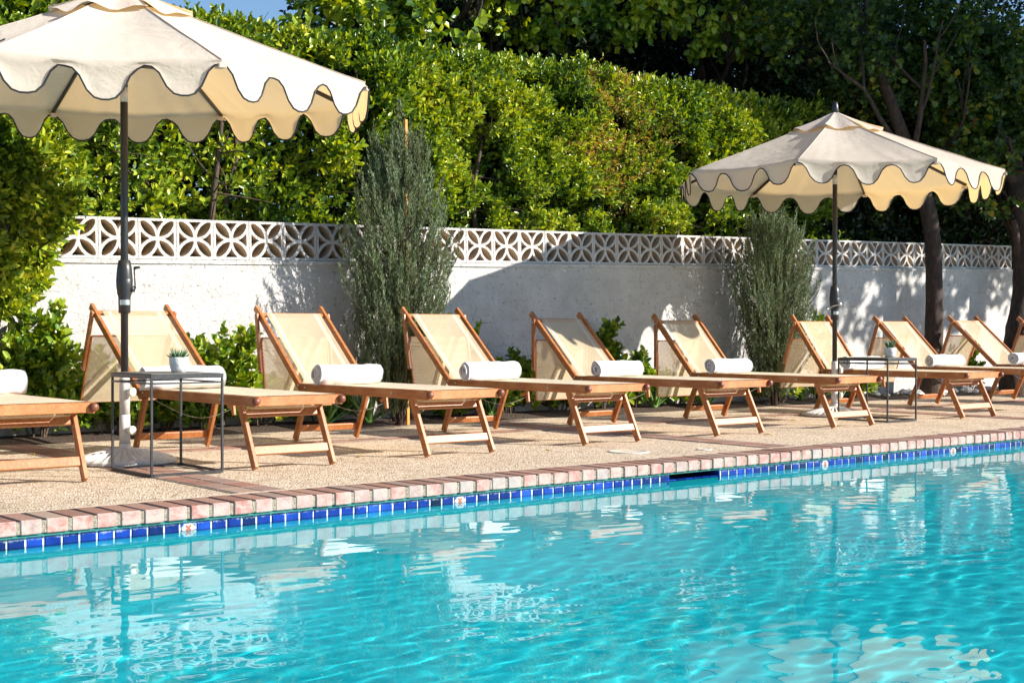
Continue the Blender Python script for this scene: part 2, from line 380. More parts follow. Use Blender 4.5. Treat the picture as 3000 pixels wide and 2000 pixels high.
# coping bricks, three sides built the same way
def coping():
    b = MB(); bm_ = MB()
    n = int((X1 - X0) / .105)
    for side in (0, 1):
        for i in range(n):
            x = X0 + i * .105 + random.uniform(-.0015, .0015); wdt = .088 + random.uniform(-.003, .002)
            dz = random.uniform(-.002, .0015); dy = random.uniform(-.003, .003)
            y0, y1 = (0 + dy, .245) if side == 0 else (Y0 - .245, Y0 - dy)
            k = len(b.f)
            b.box(x, x + wdt, y0, y1, -.056 + dz * .5, .003 + dz, 0, None, .004)
            for q in range(k, len(b.f)):   # pool-facing faces carry the limed material
                ys = [b.v[t][1] for t in b.f[q]]
                if side == 0 and max(ys) < y0 + .02: b.m[q] = 1
                if side == 1 and min(ys) > y1 - .02: b.m[q] = 1
    for (x, s) in ((X0, -1), (X1, 1)):
        for i in range(int(-Y0 / .105)):
            y = Y0 + i * .105
            xa, xb = (x - .245, x) if s < 0 else (x, x + .245)
            b.box(xa, xb, y, y + .093, -.056, .003, 0, None, .004)
    b.xform(POOL); o = b.build('coping', [M['brick_top'], M['brick_face']]); tag(o, kind='structure')
    for side in (0, 1):
        y0, y1 = (.0045, .25) if side == 0 else (Y0 - .25, Y0 - .0045)
        bm_.box(X0 - .25, X1 + .25, y0, y1, -.052, -.003)
    bm_.box(X0 - .25, X0 - .01, Y0, .008, -.052, -.003); bm_.box(X1 + .01, X1 + .25, Y0, .008, -.052, -.003)
    bm_.xform(POOL); tag(bm_.build('coping_mortar', M['mortar']), kind='structure')
    s = MB()   # pale strip where the deck meets the coping
    n = 300; v = []
    for i in range(n + 1):
        x = X0 + (X1 - X0) * i / n
        v += [(x, .247, .0015), (x, .247 + .045 + .012 * noise.noise(Vector((x * 5, 0, 0))), .0005)]
    s.quadmesh(v, [(2 * i, 2 * i + 2, 2 * i + 3, 2 * i + 1) for i in range(n)]).xform(POOL)
    tag(s.build('edge_strip', M['strip']), kind='structure')
coping()

# brick bands let into the deck
def bands():
    b = MB(); g = MB()
    for xc in (-4.75, -.82, 3.15, 7.02, 10.95, 14.9, 18.8):
        y = pl(xc - PX, .25).y + .04
        g.box(xc - .135, xc + .135, y, BEDY, -.03, -.0005)
        while y < BEDY - .1:
            for dx in (-.065, .065):
                b.box(xc + dx - .0595, xc + dx + .0595, y, y + .205, -.03, .002 + random.uniform(-.001, .001), 0, None, .003)
            y += .213
    yb = 8.0; x = -8
    g.box(-8, 26, yb - .11, yb + .11, -.03, .0005)
    while x < 25:
        if all(abs(x + .1 - xc) > .24 for xc in (-4.75, -.82, 3.15, 7.02, 10.95, 14.9, 18.8)):
            for dy in (-.052, .052):
                b.box(x, x + .2, yb + dy - .046, yb + dy + .046, -.03, .003 + random.uniform(-.001, .001), 0, None, .003)
        x += .208
    tag(b.build('brick_band', M['brick_top']), kind='structure'); tag(g.build('band_mortar', M['mortar']), kind='structure')
bands()

# ------------------------------------------------------------------ pool shell, tiles, water
SK0, SK1 = 5.66 - PX, 6.09 - PX
def pool():
    m, nt, out = mat('pool_plaster'); p = N(nt, 'BsdfPrincipled', Roughness=.7)
    v = coords(nt); n = noise_t(nt, v, .8, 3)
    L(nt, ramp(nt, n, [(.3, (.002, .53, .60)), (.7, (.006, .62, .69))]), p.inputs['Base Color']); L(nt, p.outputs[0], out.inputs[0])
    b = MB(); D = -1.45
    v = [(X0 - .03, Y0 - .03, -.16), (X1 + .03, Y0 - .03, -.16), (X1 + .03, .034, -.16), (X0 - .03, .034, -.16)]
    v += [(x, y, D) for x, y, _ in v]
    b.quadmesh(v, [(4, 5, 6, 7), (0, 4, 7, 3), (1, 2, 6, 5), (2, 3, 7, 6), (0, 1, 5, 4)]).xform(POOL)
    pf = tag(b.build('pool_basin', m), kind='structure')
    # band of tiles
    t = MB(); g = MB(); pitch = .0745
    n = int((X1 - X0) / pitch)
    first = 2.54 * 1.0417 - PX     # a decorated tile stands here, then one in twenty
    k0 = math.floor((first - X0) / pitch)
    off = (first - pitch / 2) - (X0 + k0 * pitch)
    for i in range(-1, n):
        x = X0 + off + i * pitch
        if x < X0: continue
        if SK0 - pitch * .9 < x < SK1 - .01: continue
        deco = (i - k0) % 20 == 0 and i - k0 != 40
        z1 = -.064 + random.uniform(-.002, .002) - .005; y = .030 + random.uniform(-.0015, .0015)
        t.box(x + .002, x + pitch - .0045, y, y + .012, -.16, z1, 2 if deco else 0, None, .0035)
        if deco:
            cx, cz = x + pitch / 2, -.096
            for q in range(4):    # four petals around the centre
                a = PI / 4 + q * PI / 2
                for (a2, r1) in ((a, .021), ):
                    pts = []
                    for u in range(10):
                        an = 2 * PI * u / 10; lx = .0095 + .0085 * math.cos(an); lz = .0042 * math.sin(an)
                        pts.append((cx + lx * math.cos(a2) - lz * math.sin(a2), y - .0012, cz + lx * math.sin(a2) + lz * math.cos(a2)))
                    t.quadmesh(pts, [tuple(range(10))], 3)
                sx, sz = (1 if q in (0, 3) else -1), (1 if q < 2 else -1)
                c2 = (cx + sx * .0335, cz + sz * .030)
                t.quadmesh([(c2[0], y - .001, c2[1]), (c2[0] - sx * .027, y - .001, c2[1]), (c2[0], y - .001, c2[1] - sz * .026)], [(0, 1, 2)], 0)
    t.xform(POOL); tag(t.build('pool_tiles', [M['tile'], M['tile'], M['deco_white'], M['deco_orange']]), kind='structure')
    for (a, c) in ((X0, SK0), (SK1, X1)): g.box(a, c, .034, .07, -.20, -.062)
    g.xform(POOL); tag(g.build('tile_grout', M['grout']), kind='structure')
    h = MB(); h.box(X0, X1, .014, .07, -.0665, -.0525); h.xform(POOL); tag(h.build('waterline_mortar', M['verdigris']), kind='structure')
    # skimmer throat
    s = MB(); s.box(SK0 - .01, SK0, .03, .40, -.3, -.062); s.box(SK1, SK1 + .01, .03, .40, -.3, -.062)
    s.box(SK0, SK1, .39, .40, -.3, -.062)
    for i in range(6):
        for j in range(5):
            x = SK0 + i * .0715; s.box(x + .002, x + .0695, .034 + j * .07, .102 + j * .07, -.16, -.102, 0, None, .003)
    s.xform(POOL)
    e = empty('pool_skimmer', (0, 0, 0), 0, 'dark skimmer mouth lined with blue tiles under the brick coping', 'skimmer')
    s.build('tiled_throat', M['tile'], e)
    fl = MB(); fl.box(SK0, SK1, .06, .065, -.135, -.064); fl.xform(POOL @ Matrix.Translation((0, .18, 0))); fl.build('weir_flap', M['black'], e)
pool()

def water():
    m, nt, out = mat('pool_water')
    gg = N(nt, 'BsdfGlass', Roughness=0.0, IOR=1.333); L(nt, gg.outputs[0], out.inputs[0])
    # fine grid where it is seen, coarse outside
    step = .020
    xs = np.concatenate([np.arange(X0, -2.5, .15), np.arange(-2.5, 11, step), np.arange(11, X1, .08), [X1 - .001]])
    ys = np.concatenate([np.arange(Y0, -5.0, .15), np.arange(-5.0, .03, step), [.032]])
    gx, gy = np.meshgrid(xs, ys)
    z = np.zeros_like(gx); rg = np.random.default_rng(3)
    for i in range(70):
        lam = .06 * (10.0 ** rg.uniform(0, .80)); k = 2 * PI / lam
        th = rg.normal(R(62), R(38)); amp = .00030 * lam * rg.uniform(.5, 1.1)
        ph = rg.uniform(0, 2 * PI)
        mod = .5 + .5 * np.sin(gx * rg.uniform(.5, 1.6) + gy * rg.uniform(-1.3, 1.3) + rg.uniform(0, 6))
        z += amp * mod * np.sin(k * (gx * math.cos(th) + gy * math.sin(th)) + ph + .6 * np.sin(gy * 2.1 + i))
    for i in range(46):      # short wind ripples, crests roughly along the pool
        lam = rg.uniform(.062, .15); k = 2 * PI / lam; th = rg.normal(R(78), R(24)); ph = rg.uniform(0, 2 * PI)
        mod = .5 + .5 * np.sin(gx * rg.uniform(.3, 1.1) + gy * rg.uniform(-1.6, 1.6) + rg.uniform(0, 6))
        z += .00036 * lam * mod * np.sin(k * (gx * math.cos(th) + gy * math.sin(th)) + ph + 1.2 * np.sin(gx * 1.3 + gy * .9 + i))
    z *= np.clip(.35 + (-gy) * .30, .35, 1.0)      # calmer close to the coping
    V = np.stack([gx, gy, z + WZ], -1).reshape(-1, 3)
    A = np.array(POOL)[:3, :3]; V = V @ A.T + np.array(POOL)[:3, 3]
    h, wd = gx.shape; idx = np.arange(h * wd).reshape(h, wd)
    F = np.stack([idx[:-1, :-1], idx[:-1, 1:], idx[1:, 1:], idx[1:, :-1]], -1).reshape(-1, 4)
    o = npmesh('pool_water', V, F, m, smooth=True); o.cycles.is_caustics_caster = True; sun.cycles.is_caustics_light = True; bpy.data.objects['pool_basin'].cycles.is_caustics_receiver = True; tag(o, kind='structure')

def npmesh(name, V, F, m, parent=None, smooth=False, mi=None):
    me = bpy.data.meshes.new(name); nv, nf, k = len(V), len(F), F.shape[1]
    me.vertices.add(nv); me.vertices.foreach_set('co', np.ascontiguousarray(V, dtype=np.float32).ravel())
    me.loops.add(nf * k); me.loops.foreach_set('vertex_index', np.ascontiguousarray(F, dtype=np.int32).ravel())
    me.polygons.add(nf); me.polygons.foreach_set('loop_start', np.arange(0, nf * k, k, dtype=np.int32))
    for q in (m if isinstance(m, (list, tuple)) else [m]): me.materials.append(q)
    if mi is not None: me.polygons.foreach_set('material_index', np.asarray(mi, dtype=np.int32))
    me.update(calc_edges=True)
    if smooth: me.polygons.foreach_set('use_smooth', np.ones(nf, dtype=bool))
    o = bpy.data.objects.new(name, me); COL.objects.link(o)
    if parent: o.parent = parent
    return o
water()

# drain lids
for (x, y, r_, lab, ct) in ((6.0, 6.19, .13, 'large round white lid flush in the deck near the skimmer', 'lid'), (6.49, 6.0, .05, 'small round pale lid flush in the deck nearer the pool than the large one', 'lid')):
    b = MB(); b.lathe([(r_, -.01), (r_, .0), (r_ * .96, .0015), (r_ * .84, .0015), (r_ * .82, .0), (r_ * .2, .0), (r_ * .16, .001), (.001, .001)], 40)
    b.m = [0 if k < 40 * 3 else 1 for k in range(len(b.f))]; o = b.build('deck_lid', [M['white_plastic'], M['strip']]); o.location = (x, y, 0); tag(o, lab, ct, 'lids in the deck')

# ------------------------------------------------------------------ wall
WY = 9.57; WT = .19; SL = .0224; XL, XR = -4.9, 16.25
def ledge(x): return 1.276 + SL * (x - 3.61)
wall = empty('garden_wall', (0, WY, 0), 0, 'low white painted block wall topped with a row of openwork breeze blocks', 'wall')
b = MB(); nxx = 180; v = []
for i in range(nxx + 1):
    x = XL + (XR - XL) * i / nxx
    for (y, z) in ((0, -.05), (0, ledge(x) - .035), (WT, ledge(x) - .035), (WT, -.05)):
        v.append((x, y + (.006 * noise.noise(Vector((x * 1.7, z * 2, 0))) if y == 0 else 0), z))
f = []
for i in range(nxx):
    a = i * 4; c = a + 4
    for k in range(3): f.append((a + k, c + k, c + k + 1, a + k + 1)[::-1])
f += [(0, 1, 2, 3), (nxx * 4 + 3, nxx * 4 + 2, nxx * 4 + 1, nxx * 4)]
b.quadmesh(v, f).build('wall_body', M['plaster'], wall)
b = MB(); v = []
for i in range(nxx + 1):
    x = XL + (XR - XL) * i / nxx; e = .004 * noise.noise(Vector((x * 4, 3, 0)))
    for (y, z) in ((-.014 + e, -.0345), (-.016 + e, -.002), (WT + .01, -.002), (WT + .01, -.0345)): v.append((x, y, ledge(x) + z))
f = []
for i in range(nxx):
    a = i * 4; c = a + 4
    for k in range(4): f.append((a + k, c + k, c + (k + 1) % 4, a + (k + 1) % 4)[::-1])
b.quadmesh(v, f).build('wall_ledge', M['plaster'], wall)

def breeze_mesh():
    a = .1505; fr = .019; t = .0115; inn = a - fr; dep = .185
    polys = []
    def arc_pts(inside):  # sample the opening as the zero set by polar marching from a seed
        pass
    def poly_from(seed, test, n=44):
        pts = []
        for i in range(n):
            an = 2 * PI * i / n; lo, hi = 0, .2
            for _ in range(26):
                mid = (lo + hi) / 2; p = (seed[0] + mid * math.cos(an), seed[1] + mid * math.sin(an))
                if test(*p): lo = mid
                else: hi = mid
            pts.append((seed[0] + lo * math.cos(an), seed[1] + lo * math.sin(an)))
        return pts
    box = lambda x, y: abs(x) < inn and abs(y) < inn
    C = lambda cx, cy, x, y: math.hypot(x - cx, y - cy)
    for sx in (1, -1):
        for sy in (1, -1):
            polys.append(poly_from((sx * a * .5, sy * a * .5), lambda x, y, sx=sx, sy=sy: box(x, y) and C(sx * a, 0, x, y) < a - t and C(0, sy * a, x, y) < a - t))
    for (cx, cy) in ((0, 1), (0, -1), (1, 0), (-1, 0)):
        o1 = (a, 0) if cx == 0 else (0, a)
        polys.append(poly_from((cx * a * .72, cy * a * .72), lambda x, y, o1=o1: box(x, y) and C(o1[0], o1[1], x, y) > a + t and C(-o1[0], -o1[1], x, y) > a + t))
    vs = [(-a, -a), (a, -a), (a, a), (-a, a)]; es = [(0, 1), (1, 2), (2, 3), (3, 0)]
    for p in polys:
        n = len(vs); vs += p; es += [(n + i, n + (i + 1) % len(p)) for i in range(len(p))]
    ov, oe, of, *_ = delaunay_2d_cdt([Vector(p) for p in vs], es, [], 0, 1e-6)
    def inpoly(q, p):
        c = False; j = len(p) - 1
        for i in range(len(p)):
            if (p[i][1] > q[1]) != (p[j][1] > q[1]) and q[0] < (p[j][0] - p[i][0]) * (q[1] - p[i][1]) / (p[j][1] - p[i][1]) + p[i][0]: c = not c
            j = i
        return c
    tris = []
    for f in of:
        cx = sum(ov[i][0] for i in f) / len(f); cy = sum(ov[i][1] for i in f) / len(f)
        if abs(cx) < a and abs(cy) < a and not any(inpoly((cx, cy), p) for p in polys): tris.append(tuple(f))
    nv = len(ov); V = [(p[0], 0, p[1]) for p in ov] + [(p[0], dep, p[1]) for p in ov]; F = []
    edges = {}
    for f in tris:
        F.append(f); F.append(tuple(i + nv for i in f[::-1]))
        for i in range(len(f)):
            e = (f[i], f[(i + 1) % len(f)]); edges[e] = edges.get(e, 0) + 1
    for (i, j) in list(edges):
        if (j, i) not in edges: F.append((j, i, i + nv, j + nv))
    m = MB(); m.quadmesh(V, F)
    for k, f in enumerate(F):      # reveals of the openings are bare tan block
        c = [V[i] for i in f]
        if len({round(q[1], 3) for q in c}) > 1 and not (all(abs(abs(q[0]) - a) < 1e-3 for q in c) or all(abs(abs(q[2]) - a) < 1e-3 for q in c)): m.m[k] = 1
    return m
bz = breeze_mesh()
proto = bz.build('breeze_block', [M['plaster'], M['bare']], wall); first = True
x = XL + .1525
while x < XR - .1:
    o = proto if first else proto.copy()
    if not first: COL.objects.link(o); o.parent = wall
    first = False
    o.location = (x, .012 + random.uniform(-.002, .002), ledge(x) + .153)
    o.rotation_euler = (0, -math.atan(SL) + random.uniform(-.002, .002), 0)
    x += .305
# pale mortar fillets between the blocks
b = MB(); x = XL + .305
while x < XR - .1:
    b.box(x - .004, x + .004, .016, .10, -.151, .151, 0, Matrix.Translation((0, 0, ledge(x) + .153))); x += .305
b.build('block_joints', M['plaster'], wall)

# ------------------------------------------------------------------ sun lounger (local: x across, y from the pool towards the wall, origin between the front feet)
def fabric_sheet(name, fn, nu, nv, mats, parent, wu, wv, hem=None):
    b = MB(); v = [fn(i / nu, j / nv) for j in range(nv + 1) for i in range(nu + 1)]
    f = [(j * (nu + 1) + i, j * (nu + 1) + i + 1, (j + 1) * (nu + 1) + i + 1, (j + 1) * (nu + 1) + i) for j in range(nv) for i in range(nu)]
    b.quadmesh(v, f, 0, True)
    if hem:
        for k in range(len(f)):
            u = ((k % nu) + .5) / nu
            if hem[0] < u < hem[1] or hem[0] < 1 - u < hem[1]: b.m[k] = 1
    o = b.build(name, mats, parent)
    uv = o.data.uv_layers.new(name='UVMap')
    for li, lp in enumerate(o.data.loops):
        i = lp.vertex_index; uv.data[li].uv = ((i % (nu + 1)) / nu * wu, (i // (nu + 1)) / nv * wv)
    return o

HW = .267      # half width to rail centre
HY, HZ = 1.46, .372
def make_lounger(lean, top=(2.10, .915)):
    root = empty('sun_lounger')
    W = M['wood']
    b = MB()
    for s in (-1, 1): b.bar((s * HW, -.03, .370), (s * HW, HY + .03, .372), .024, .056, up=(0, 0, 1))
    b.bar((-HW + .012, -.018, .372), (HW - .012, -.018, .372), .026, .052)
    b.bar((-HW + .012, .75, .352), (HW - .012, .75, .352), .03, .022)
    b.bar((-HW + .012, HY - .05, .352), (HW - .012, HY - .05, .352), .03, .022)
    b.build('seat_frame', W, root)
    for s in (-1, 1):
        c = MB(); c.tube([(s * (HW + .002), -.028, .374), (s * (HW + .002), -.047, .374), (s * (HW + .002), -.056, .374), (s * (HW + .002), -.060, .374)], [.023, .023, .017, .006], 14)
        c.build('end_cap', M['cap'], root)
    fabric_sheet('seat_sling', lambda u, v: ((u - .5) * 2 * (HW - .014), -.004 + v * (HY + .01), .399 - .016 * math.sin(PI * v) * math.sin(PI * u) + .002), 16, 24, [M['seatmesh'], M['hem']], root, .5, 1.46)
    # folded sling pocket hanging under the foot end
    fabric_sheet('under_sling', lambda u, v: ((u - .5) * 2 * (HW - .06), .10 + .10 * v, .332 - .012 * math.sin(PI * v)), 12, 6, [M['mesh'], M['hem']], root, .42, .12)
    for s in (-1, 1):
        q = MB(); q.bar((s * (HW - .022), .015, 0.006), (s * (HW - .022), .185, .348), .024, .046, up=(0, 1, 0)); q.build('leg', W, root)
        q = MB(); q.bar((s * (HW - .022), 1.60, 0.006), (s * (HW - .022), 1.445, .345), .024, .046, up=(0, 1, 0)); q.build('leg', W, root)
    q = MB(); q.bar((-HW + .034, .055, .098), (HW - .034, .055, .098), .020, .050, up=(0, .45, 1)); q.build('stretcher', W, root)
    q = MB(); q.bar((-HW + .034, 1.575, .085), (HW - .034, 1.575, .085), .020, .045, up=(0, -.4, 1)); q.build('stretcher', W, root)
    q = MB(); q.bar((-HW + .034, .165, .298), (HW - .034, .165, .298), .022, .046, up=(0, .4, 1)); q.build('crossbar', W, root)
    # backrest
    A = Vector((0, HY + .02, HZ - .01)); B = Vector((0, *top)); d = (B - A).normalized(); nrm = Vector((0, -d.z, d.y))
    q = MB()
    for s in (-1, 1): q.bar(A + Vector((s * (HW - .001), 0, 0)) - d * .03, B + Vector((s * (HW - .001), 0, 0)), .026, .046, up=nrm)
    Lb = (B - A).length
    tp = A + d * (Lb - .085)
    q.bar(tp + Vector((-HW + .012, 0, 0)), tp + Vector((HW - .012, 0, 0)), .030, .024, up=nrm)
    lo = A + d * .03
    q.bar(lo + Vector((-HW + .012, 0, -.02)), lo + Vector((HW - .012, 0, -.02)), .025, .02, up=nrm)
    q.build('backrest_frame', W, root)
    def bf(u, v):
        p = lo + (tp - lo) * v + nrm * (.018 - .022 * math.sin(PI * min(1, v * 1.05)) * math.sin(PI * u))
        return (p.x + (u - .5) * 2 * (HW - .045), p.y, p.z)
    fabric_sheet('backrest_sling', bf, 30, 18, [M['mesh'], M['hem']], root, .45, .78, (.06, .135))
    # folded sunshade hanging behind the backrest
    pv = A + d * (Lb - .10) - nrm * .01
    ang = lean; dn = Vector((0, math.sin(ang), -math.cos(ang)))
    for s in (-1, 1):
        q = MB(); xx = s * (HW + .026)
        q.bar(pv + Vector((xx, 0, 0)) - dn * .03, pv + Vector((xx, 0, 0)) + dn * .40, .02, .034, up=(0, 1, 0)); q.build('shade_arm', W, root)
        for k in (0, .385):
            bo = MB(); p = pv + Vector((xx + s * .011, 0, 0)) + dn * k
            bo.tube([p, p + Vector((s * .004, 0, 0)), p + Vector((s * .007, 0, 0))], [.009, .009, .004], 10); bo.build('bolt', M['steel'], root)
    for s in (-1, 1):
        for (yy, zz) in ((HY - .05, .372), (.36, .372), (HY + .04, HZ + .015)):
            bo = MB(); p = Vector((s * (HW + .0125), yy, zz)); bo.tube([p, p + Vector((s * .003, 0, 0)), p + Vector((s * .006, 0, 0))], [.009, .008, .003], 10); bo.build('bolt', M['steel'], root)
    side = Vector((0, math.cos(ang), math.sin(ang)))
    c0 = pv + dn * .15 + side * .0; c1 = pv + dn * .64
    q = MB()
    for s in (-1, 1): q.bar(c0 + Vector((s * (HW + .002), 0, 0)), c1 + Vector((s * (HW + .002), 0, 0)), .014, .016, up=(0, 1, 0))
    q.bar(c1 + Vector((-HW, 0, 0)), c1 + Vector((HW, 0, 0)), .014, .014); q.bar(c0 + Vector((-HW, 0, 0)), c0 + Vector((HW, 0, 0)), .014, .014)
    q.build('shade_frame', W, root)
    def sf(u, v):
        p = c0 + (c1 - c0) * v + side * (-.012 + .01 * math.sin(PI * v))
        return (p.x + (u - .5) * 2 * (HW - .006), p.y, p.z)
    fabric_sheet('sunshade', sf, 20, 14, [M['mesh'], M['hem']], root, .52, .5)
    # notched prop hanging under the rail, with its cord
    q = MB(); q.bar((HW - .05, 1.18, .345), (HW - .05, 1.16, .225), .018, .03, up=(0, 1, 0)); q.bar((HW - .05, 1.165, .30), (HW - .05, 1.235, .275), .018, .022); q.build('prop_bar', W, root)
    q = MB(); q.tube([(-HW + .05 + (2 * HW - .1) * t, 1.42 - .26 * t, .335 - .11 * math.sin(PI * t) * (.6 + .4 * t) - .06 * t) for t in [i / 14 for i in range(15)]], .0013, 5); q.build('cord', M['white_plastic'], root)
    return root

deg = R
LG = 'sun loungers in a row along the white wall'
LN = [  # x centre, front feet y, shade lean, backrest top (y rel, z), label
 (2.43, 6.655, 0, (2.10, .915), 'wooden sun lounger cut off by the left edge with only its foot end showing'),
 (3.86, 6.62, 24, (2.27, .925), 'wooden sun lounger behind the near side table and the near umbrella pole'),
 (5.03, 6.64, -8, (2.13, .925), 'wooden sun lounger between the near side table and the tall juniper'),
 (6.34, 6.68, -11, (2.12, .93), 'wooden sun lounger just right of the tall juniper with the staked top'),
 (7.58, 6.64, 0, (2.05, .905), 'wooden sun lounger with the broad umbrella shadow across its backrest top'),
 (8.92, 6.64, 0, (1.97, .90), 'wooden sun lounger just left of the shorter bushier juniper'),
 (10.74, 6.67, 18, (1.88, .905), 'wooden sun lounger right behind the far umbrella pole and far side table'),
 (12.25, 6.66, 18, (2.02, .905), 'wooden sun lounger next after the far side table, left of the first tree trunk'),
 (13.77, 6.70, 20, (2.1, .92), 'wooden sun lounger between the two tree trunks at the right'),
 (15.25, 6.72, 20, (2.1, .92), 'wooden sun lounger cut off by the right edge of the photo'),
]
for (x, y, le, tp, lab) in LN:
    o = make_lounger(R(le), tp); o.location = (x, y, 0); o.rotation_euler = (0, 0, R(random.uniform(-.6, .6))); tag(o, lab, 'sun lounger', LG)

# ------------------------------------------------------------------ rolled towels
def towel(length, rad, seed):
    rg = random.Random(seed); b = MB(); turns = 3.4; th = rad / (turns + .6)
    n = 100; nl = 18; v = []
    def pt(t, inner):
        a = -PI / 2 + .35 - t * turns * 2 * PI; r_ = rad - th * t * turns * .93
        if inner: r_ -= th * .84
        r_ = max(r_, .002); wob = 1 + .05 * math.sin(a * 2 + seed) + .03 * math.sin(3 * a + seed * 2)
        return (r_ * wob * math.cos(a), r_ * wob * math.sin(a) * .93)
    ring = [pt(i / n, False) for i in range(n + 1)] + [pt(1 - i / n, True) for i in range(n + 1)]
    # round the free edge
    m = len(ring)
    for j in range(nl + 1):
        s = j / nl; x = (s - .5) * length
        endk = min(s, 1 - s) * nl
        for k, (y, z) in enumerate(ring):
            t = (k if k <= n else 2 * n + 1 - k) / n
            sc = 1 + .075 * noise.noise(Vector((x * 9, y * 20, z * 20 + seed))) - (.05 if endk < .5 else 0)
            ex = (x + (.014 * (t - .4) + .008 * math.sin(t * 9 + seed)) * (-1 if s < .5 else 1) * (1 if endk < .5 else 0))
            v.append((ex, y * sc, max(-.84 * rad, z * sc + .009 * noise.noise(Vector((x * 14, seed, y * 12))))))
    f = [(j * m + k, j * m + (k + 1) % m, (j + 1) * m + (k + 1) % m, (j + 1) * m + k) for j in range(nl) for k in range(m)]
    for e in (0, nl):
        for k in range(n):
            q = (e * m + k, e * m + k + 1, e * m + 2 * n - k, e * m + 2 * n + 1 - k); f.append(q if e == 0 else q[::-1])
    b.quadmesh(v, f, 0, True)
    return b.build('rolled_towel', M['towel'])
TW = [ # lounger index, dx, y rel, length, radius, rz, label
 (0, .22, 1.20, .50, .080, 2, 'rolled white towel on the lounger cut off at the left edge'),
 (1, .03, 1.24, .52, .084, 3, 'rolled white towel on the lounger behind the near side table, partly hidden by its top'),
 (2, .07, 1.22, .49, .078, 3, 'rolled white towel on the lounger left of the tall juniper'),
 (3, .04, 1.24, .48, .076, 4, 'rolled white towel with its end swirl showing, on the lounger right of the tall juniper'),
 (4, .06, 1.24, .44, .070, 7, 'rolled white towel slightly bent in the middle with a loose flap at its end'),
 (5, .05, 1.26, .45, .072, 3, 'rolled white towel on the lounger left of the bushy juniper'),
 (6, .06, 1.20, .50, .072, 2, 'rolled white towel behind the far side table and its white plant pot'),
 (7, .04, 1.26, .42, .072, 14, 'rolled white towel first to the right of the far side table'),
 (8, .06, 1.22, .52, .076, 3, 'rolled white towel furthest right, between the two tree trunks'),
]
for (i, dx, dy, ln, ra, rz, lab) in TW:
    ra *= 1.07; o = towel(ln, ra, i + 1); x, y = LN[i][0], LN[i][1]
    ra_ = ra; o.location = (x + dx - .12 - (.06 if i > 6 else 0), y + dy, .3945 + ra * .84); o.rotation_euler = (0, 0, R(-rz)); tag(o, lab, 'towel', 'rolled white towels on the loungers')

# ------------------------------------------------------------------ side tables and potted succulents
def table(x, y, lab):
    t = empty('side_table', (x, y, 0), 0, lab, 'side table', 'black side tables')
    w_, d_, h = .415, .51, .53; r_ = .014
    b = MB(); b.box(0, w_, 0, d_, h - .024, h, 0, None, .002); b.box(.012, w_ - .012, .012, d_ - .012, h - .004, h + .0025, 1, None, .001)
    b.build('tabletop', [M['table'], M['tabletop']], t)
    for (a, c) in ((0, 0), (w_ - r_, 0), (0, d_ - r_), (w_ - r_, d_ - r_)):
        b = MB(); b.box(a + .001, a + r_ - .001, c + .001, c + r_ - .001, .0005, h - .0245, 0, None, .001); b.build('leg', M['table'], t)
    for (z, nm) in ((.0, 'base_frame'), (h - .052, 'upper_frame')):
        b = MB(); q = r_ if z == 0 else .009
        b.box(r_, w_ - r_, 0, q, z, z + q); b.box(r_, w_ - r_, d_ - q, d_, z, z + q); b.box(0, q, r_, d_ - r_, z, z + q); b.box(w_ - q, w_, r_, d_ - r_, z, z + q)
        b.build(nm, M['table'], t)
    return t
table(3.007, 6.628, 'tall black metal side table beside the near umbrella base')
table(9.56, 6.79, 'black metal side table in front of the far umbrella')
def pot_plant(x, y, z, seed, up, lab, potlab):
    rg = random.Random(seed)
    t = empty('potted_succulent', (x, y, z), 0, lab, 'potted plant', 'potted succulents on the side tables')
    b = MB(); b.lathe([(.030, 0), (.036, .002), (.045, .022), (.050, .05), (.051, .075), (.049, .083), (.044, .083), (.043, .070), (.001, .068)], 28)
    for i, p in enumerate(b.v):
        k = 1 + .03 * noise.noise(Vector(p) * 60); b.v[i] = (p[0] * k, p[1] * k, p[2])
    b.build('pot', M['pot'], t)
    b = MB()
    for i in range(26 if not up else 22):
        az = i * 2.399; tier = i / 26; inc = R(18 + 58 * (1 - tier)) if not up else R(8 + 34 * rg.random())
        ln = (.062 if not up else .078) * rg.uniform(.8, 1.1); d = Vector((math.cos(az) * math.sin(inc), math.sin(az) * math.sin(inc), math.cos(inc)))
        p0 = Vector((math.cos(az) * .008, math.sin(az) * .008, .066)); pts = [p0 + d * ln * s + Vector((0, 0, .012 * s * s)) for s in (0, .3, .6, .85, 1)]
        b.tube(pts, [.006, .0075, .0055, .0028, .0004], 5)
    b.build('leaves', M['succ'], t)
pot_plant(3.245, 6.80, .5325, 1, False, 'small round white pot with a spiky rosette succulent on the near side table', '')
pot_plant(9.83, 6.96, .5325, 5, True, 'small tapered white pot with an upright succulent on the far side table', '')

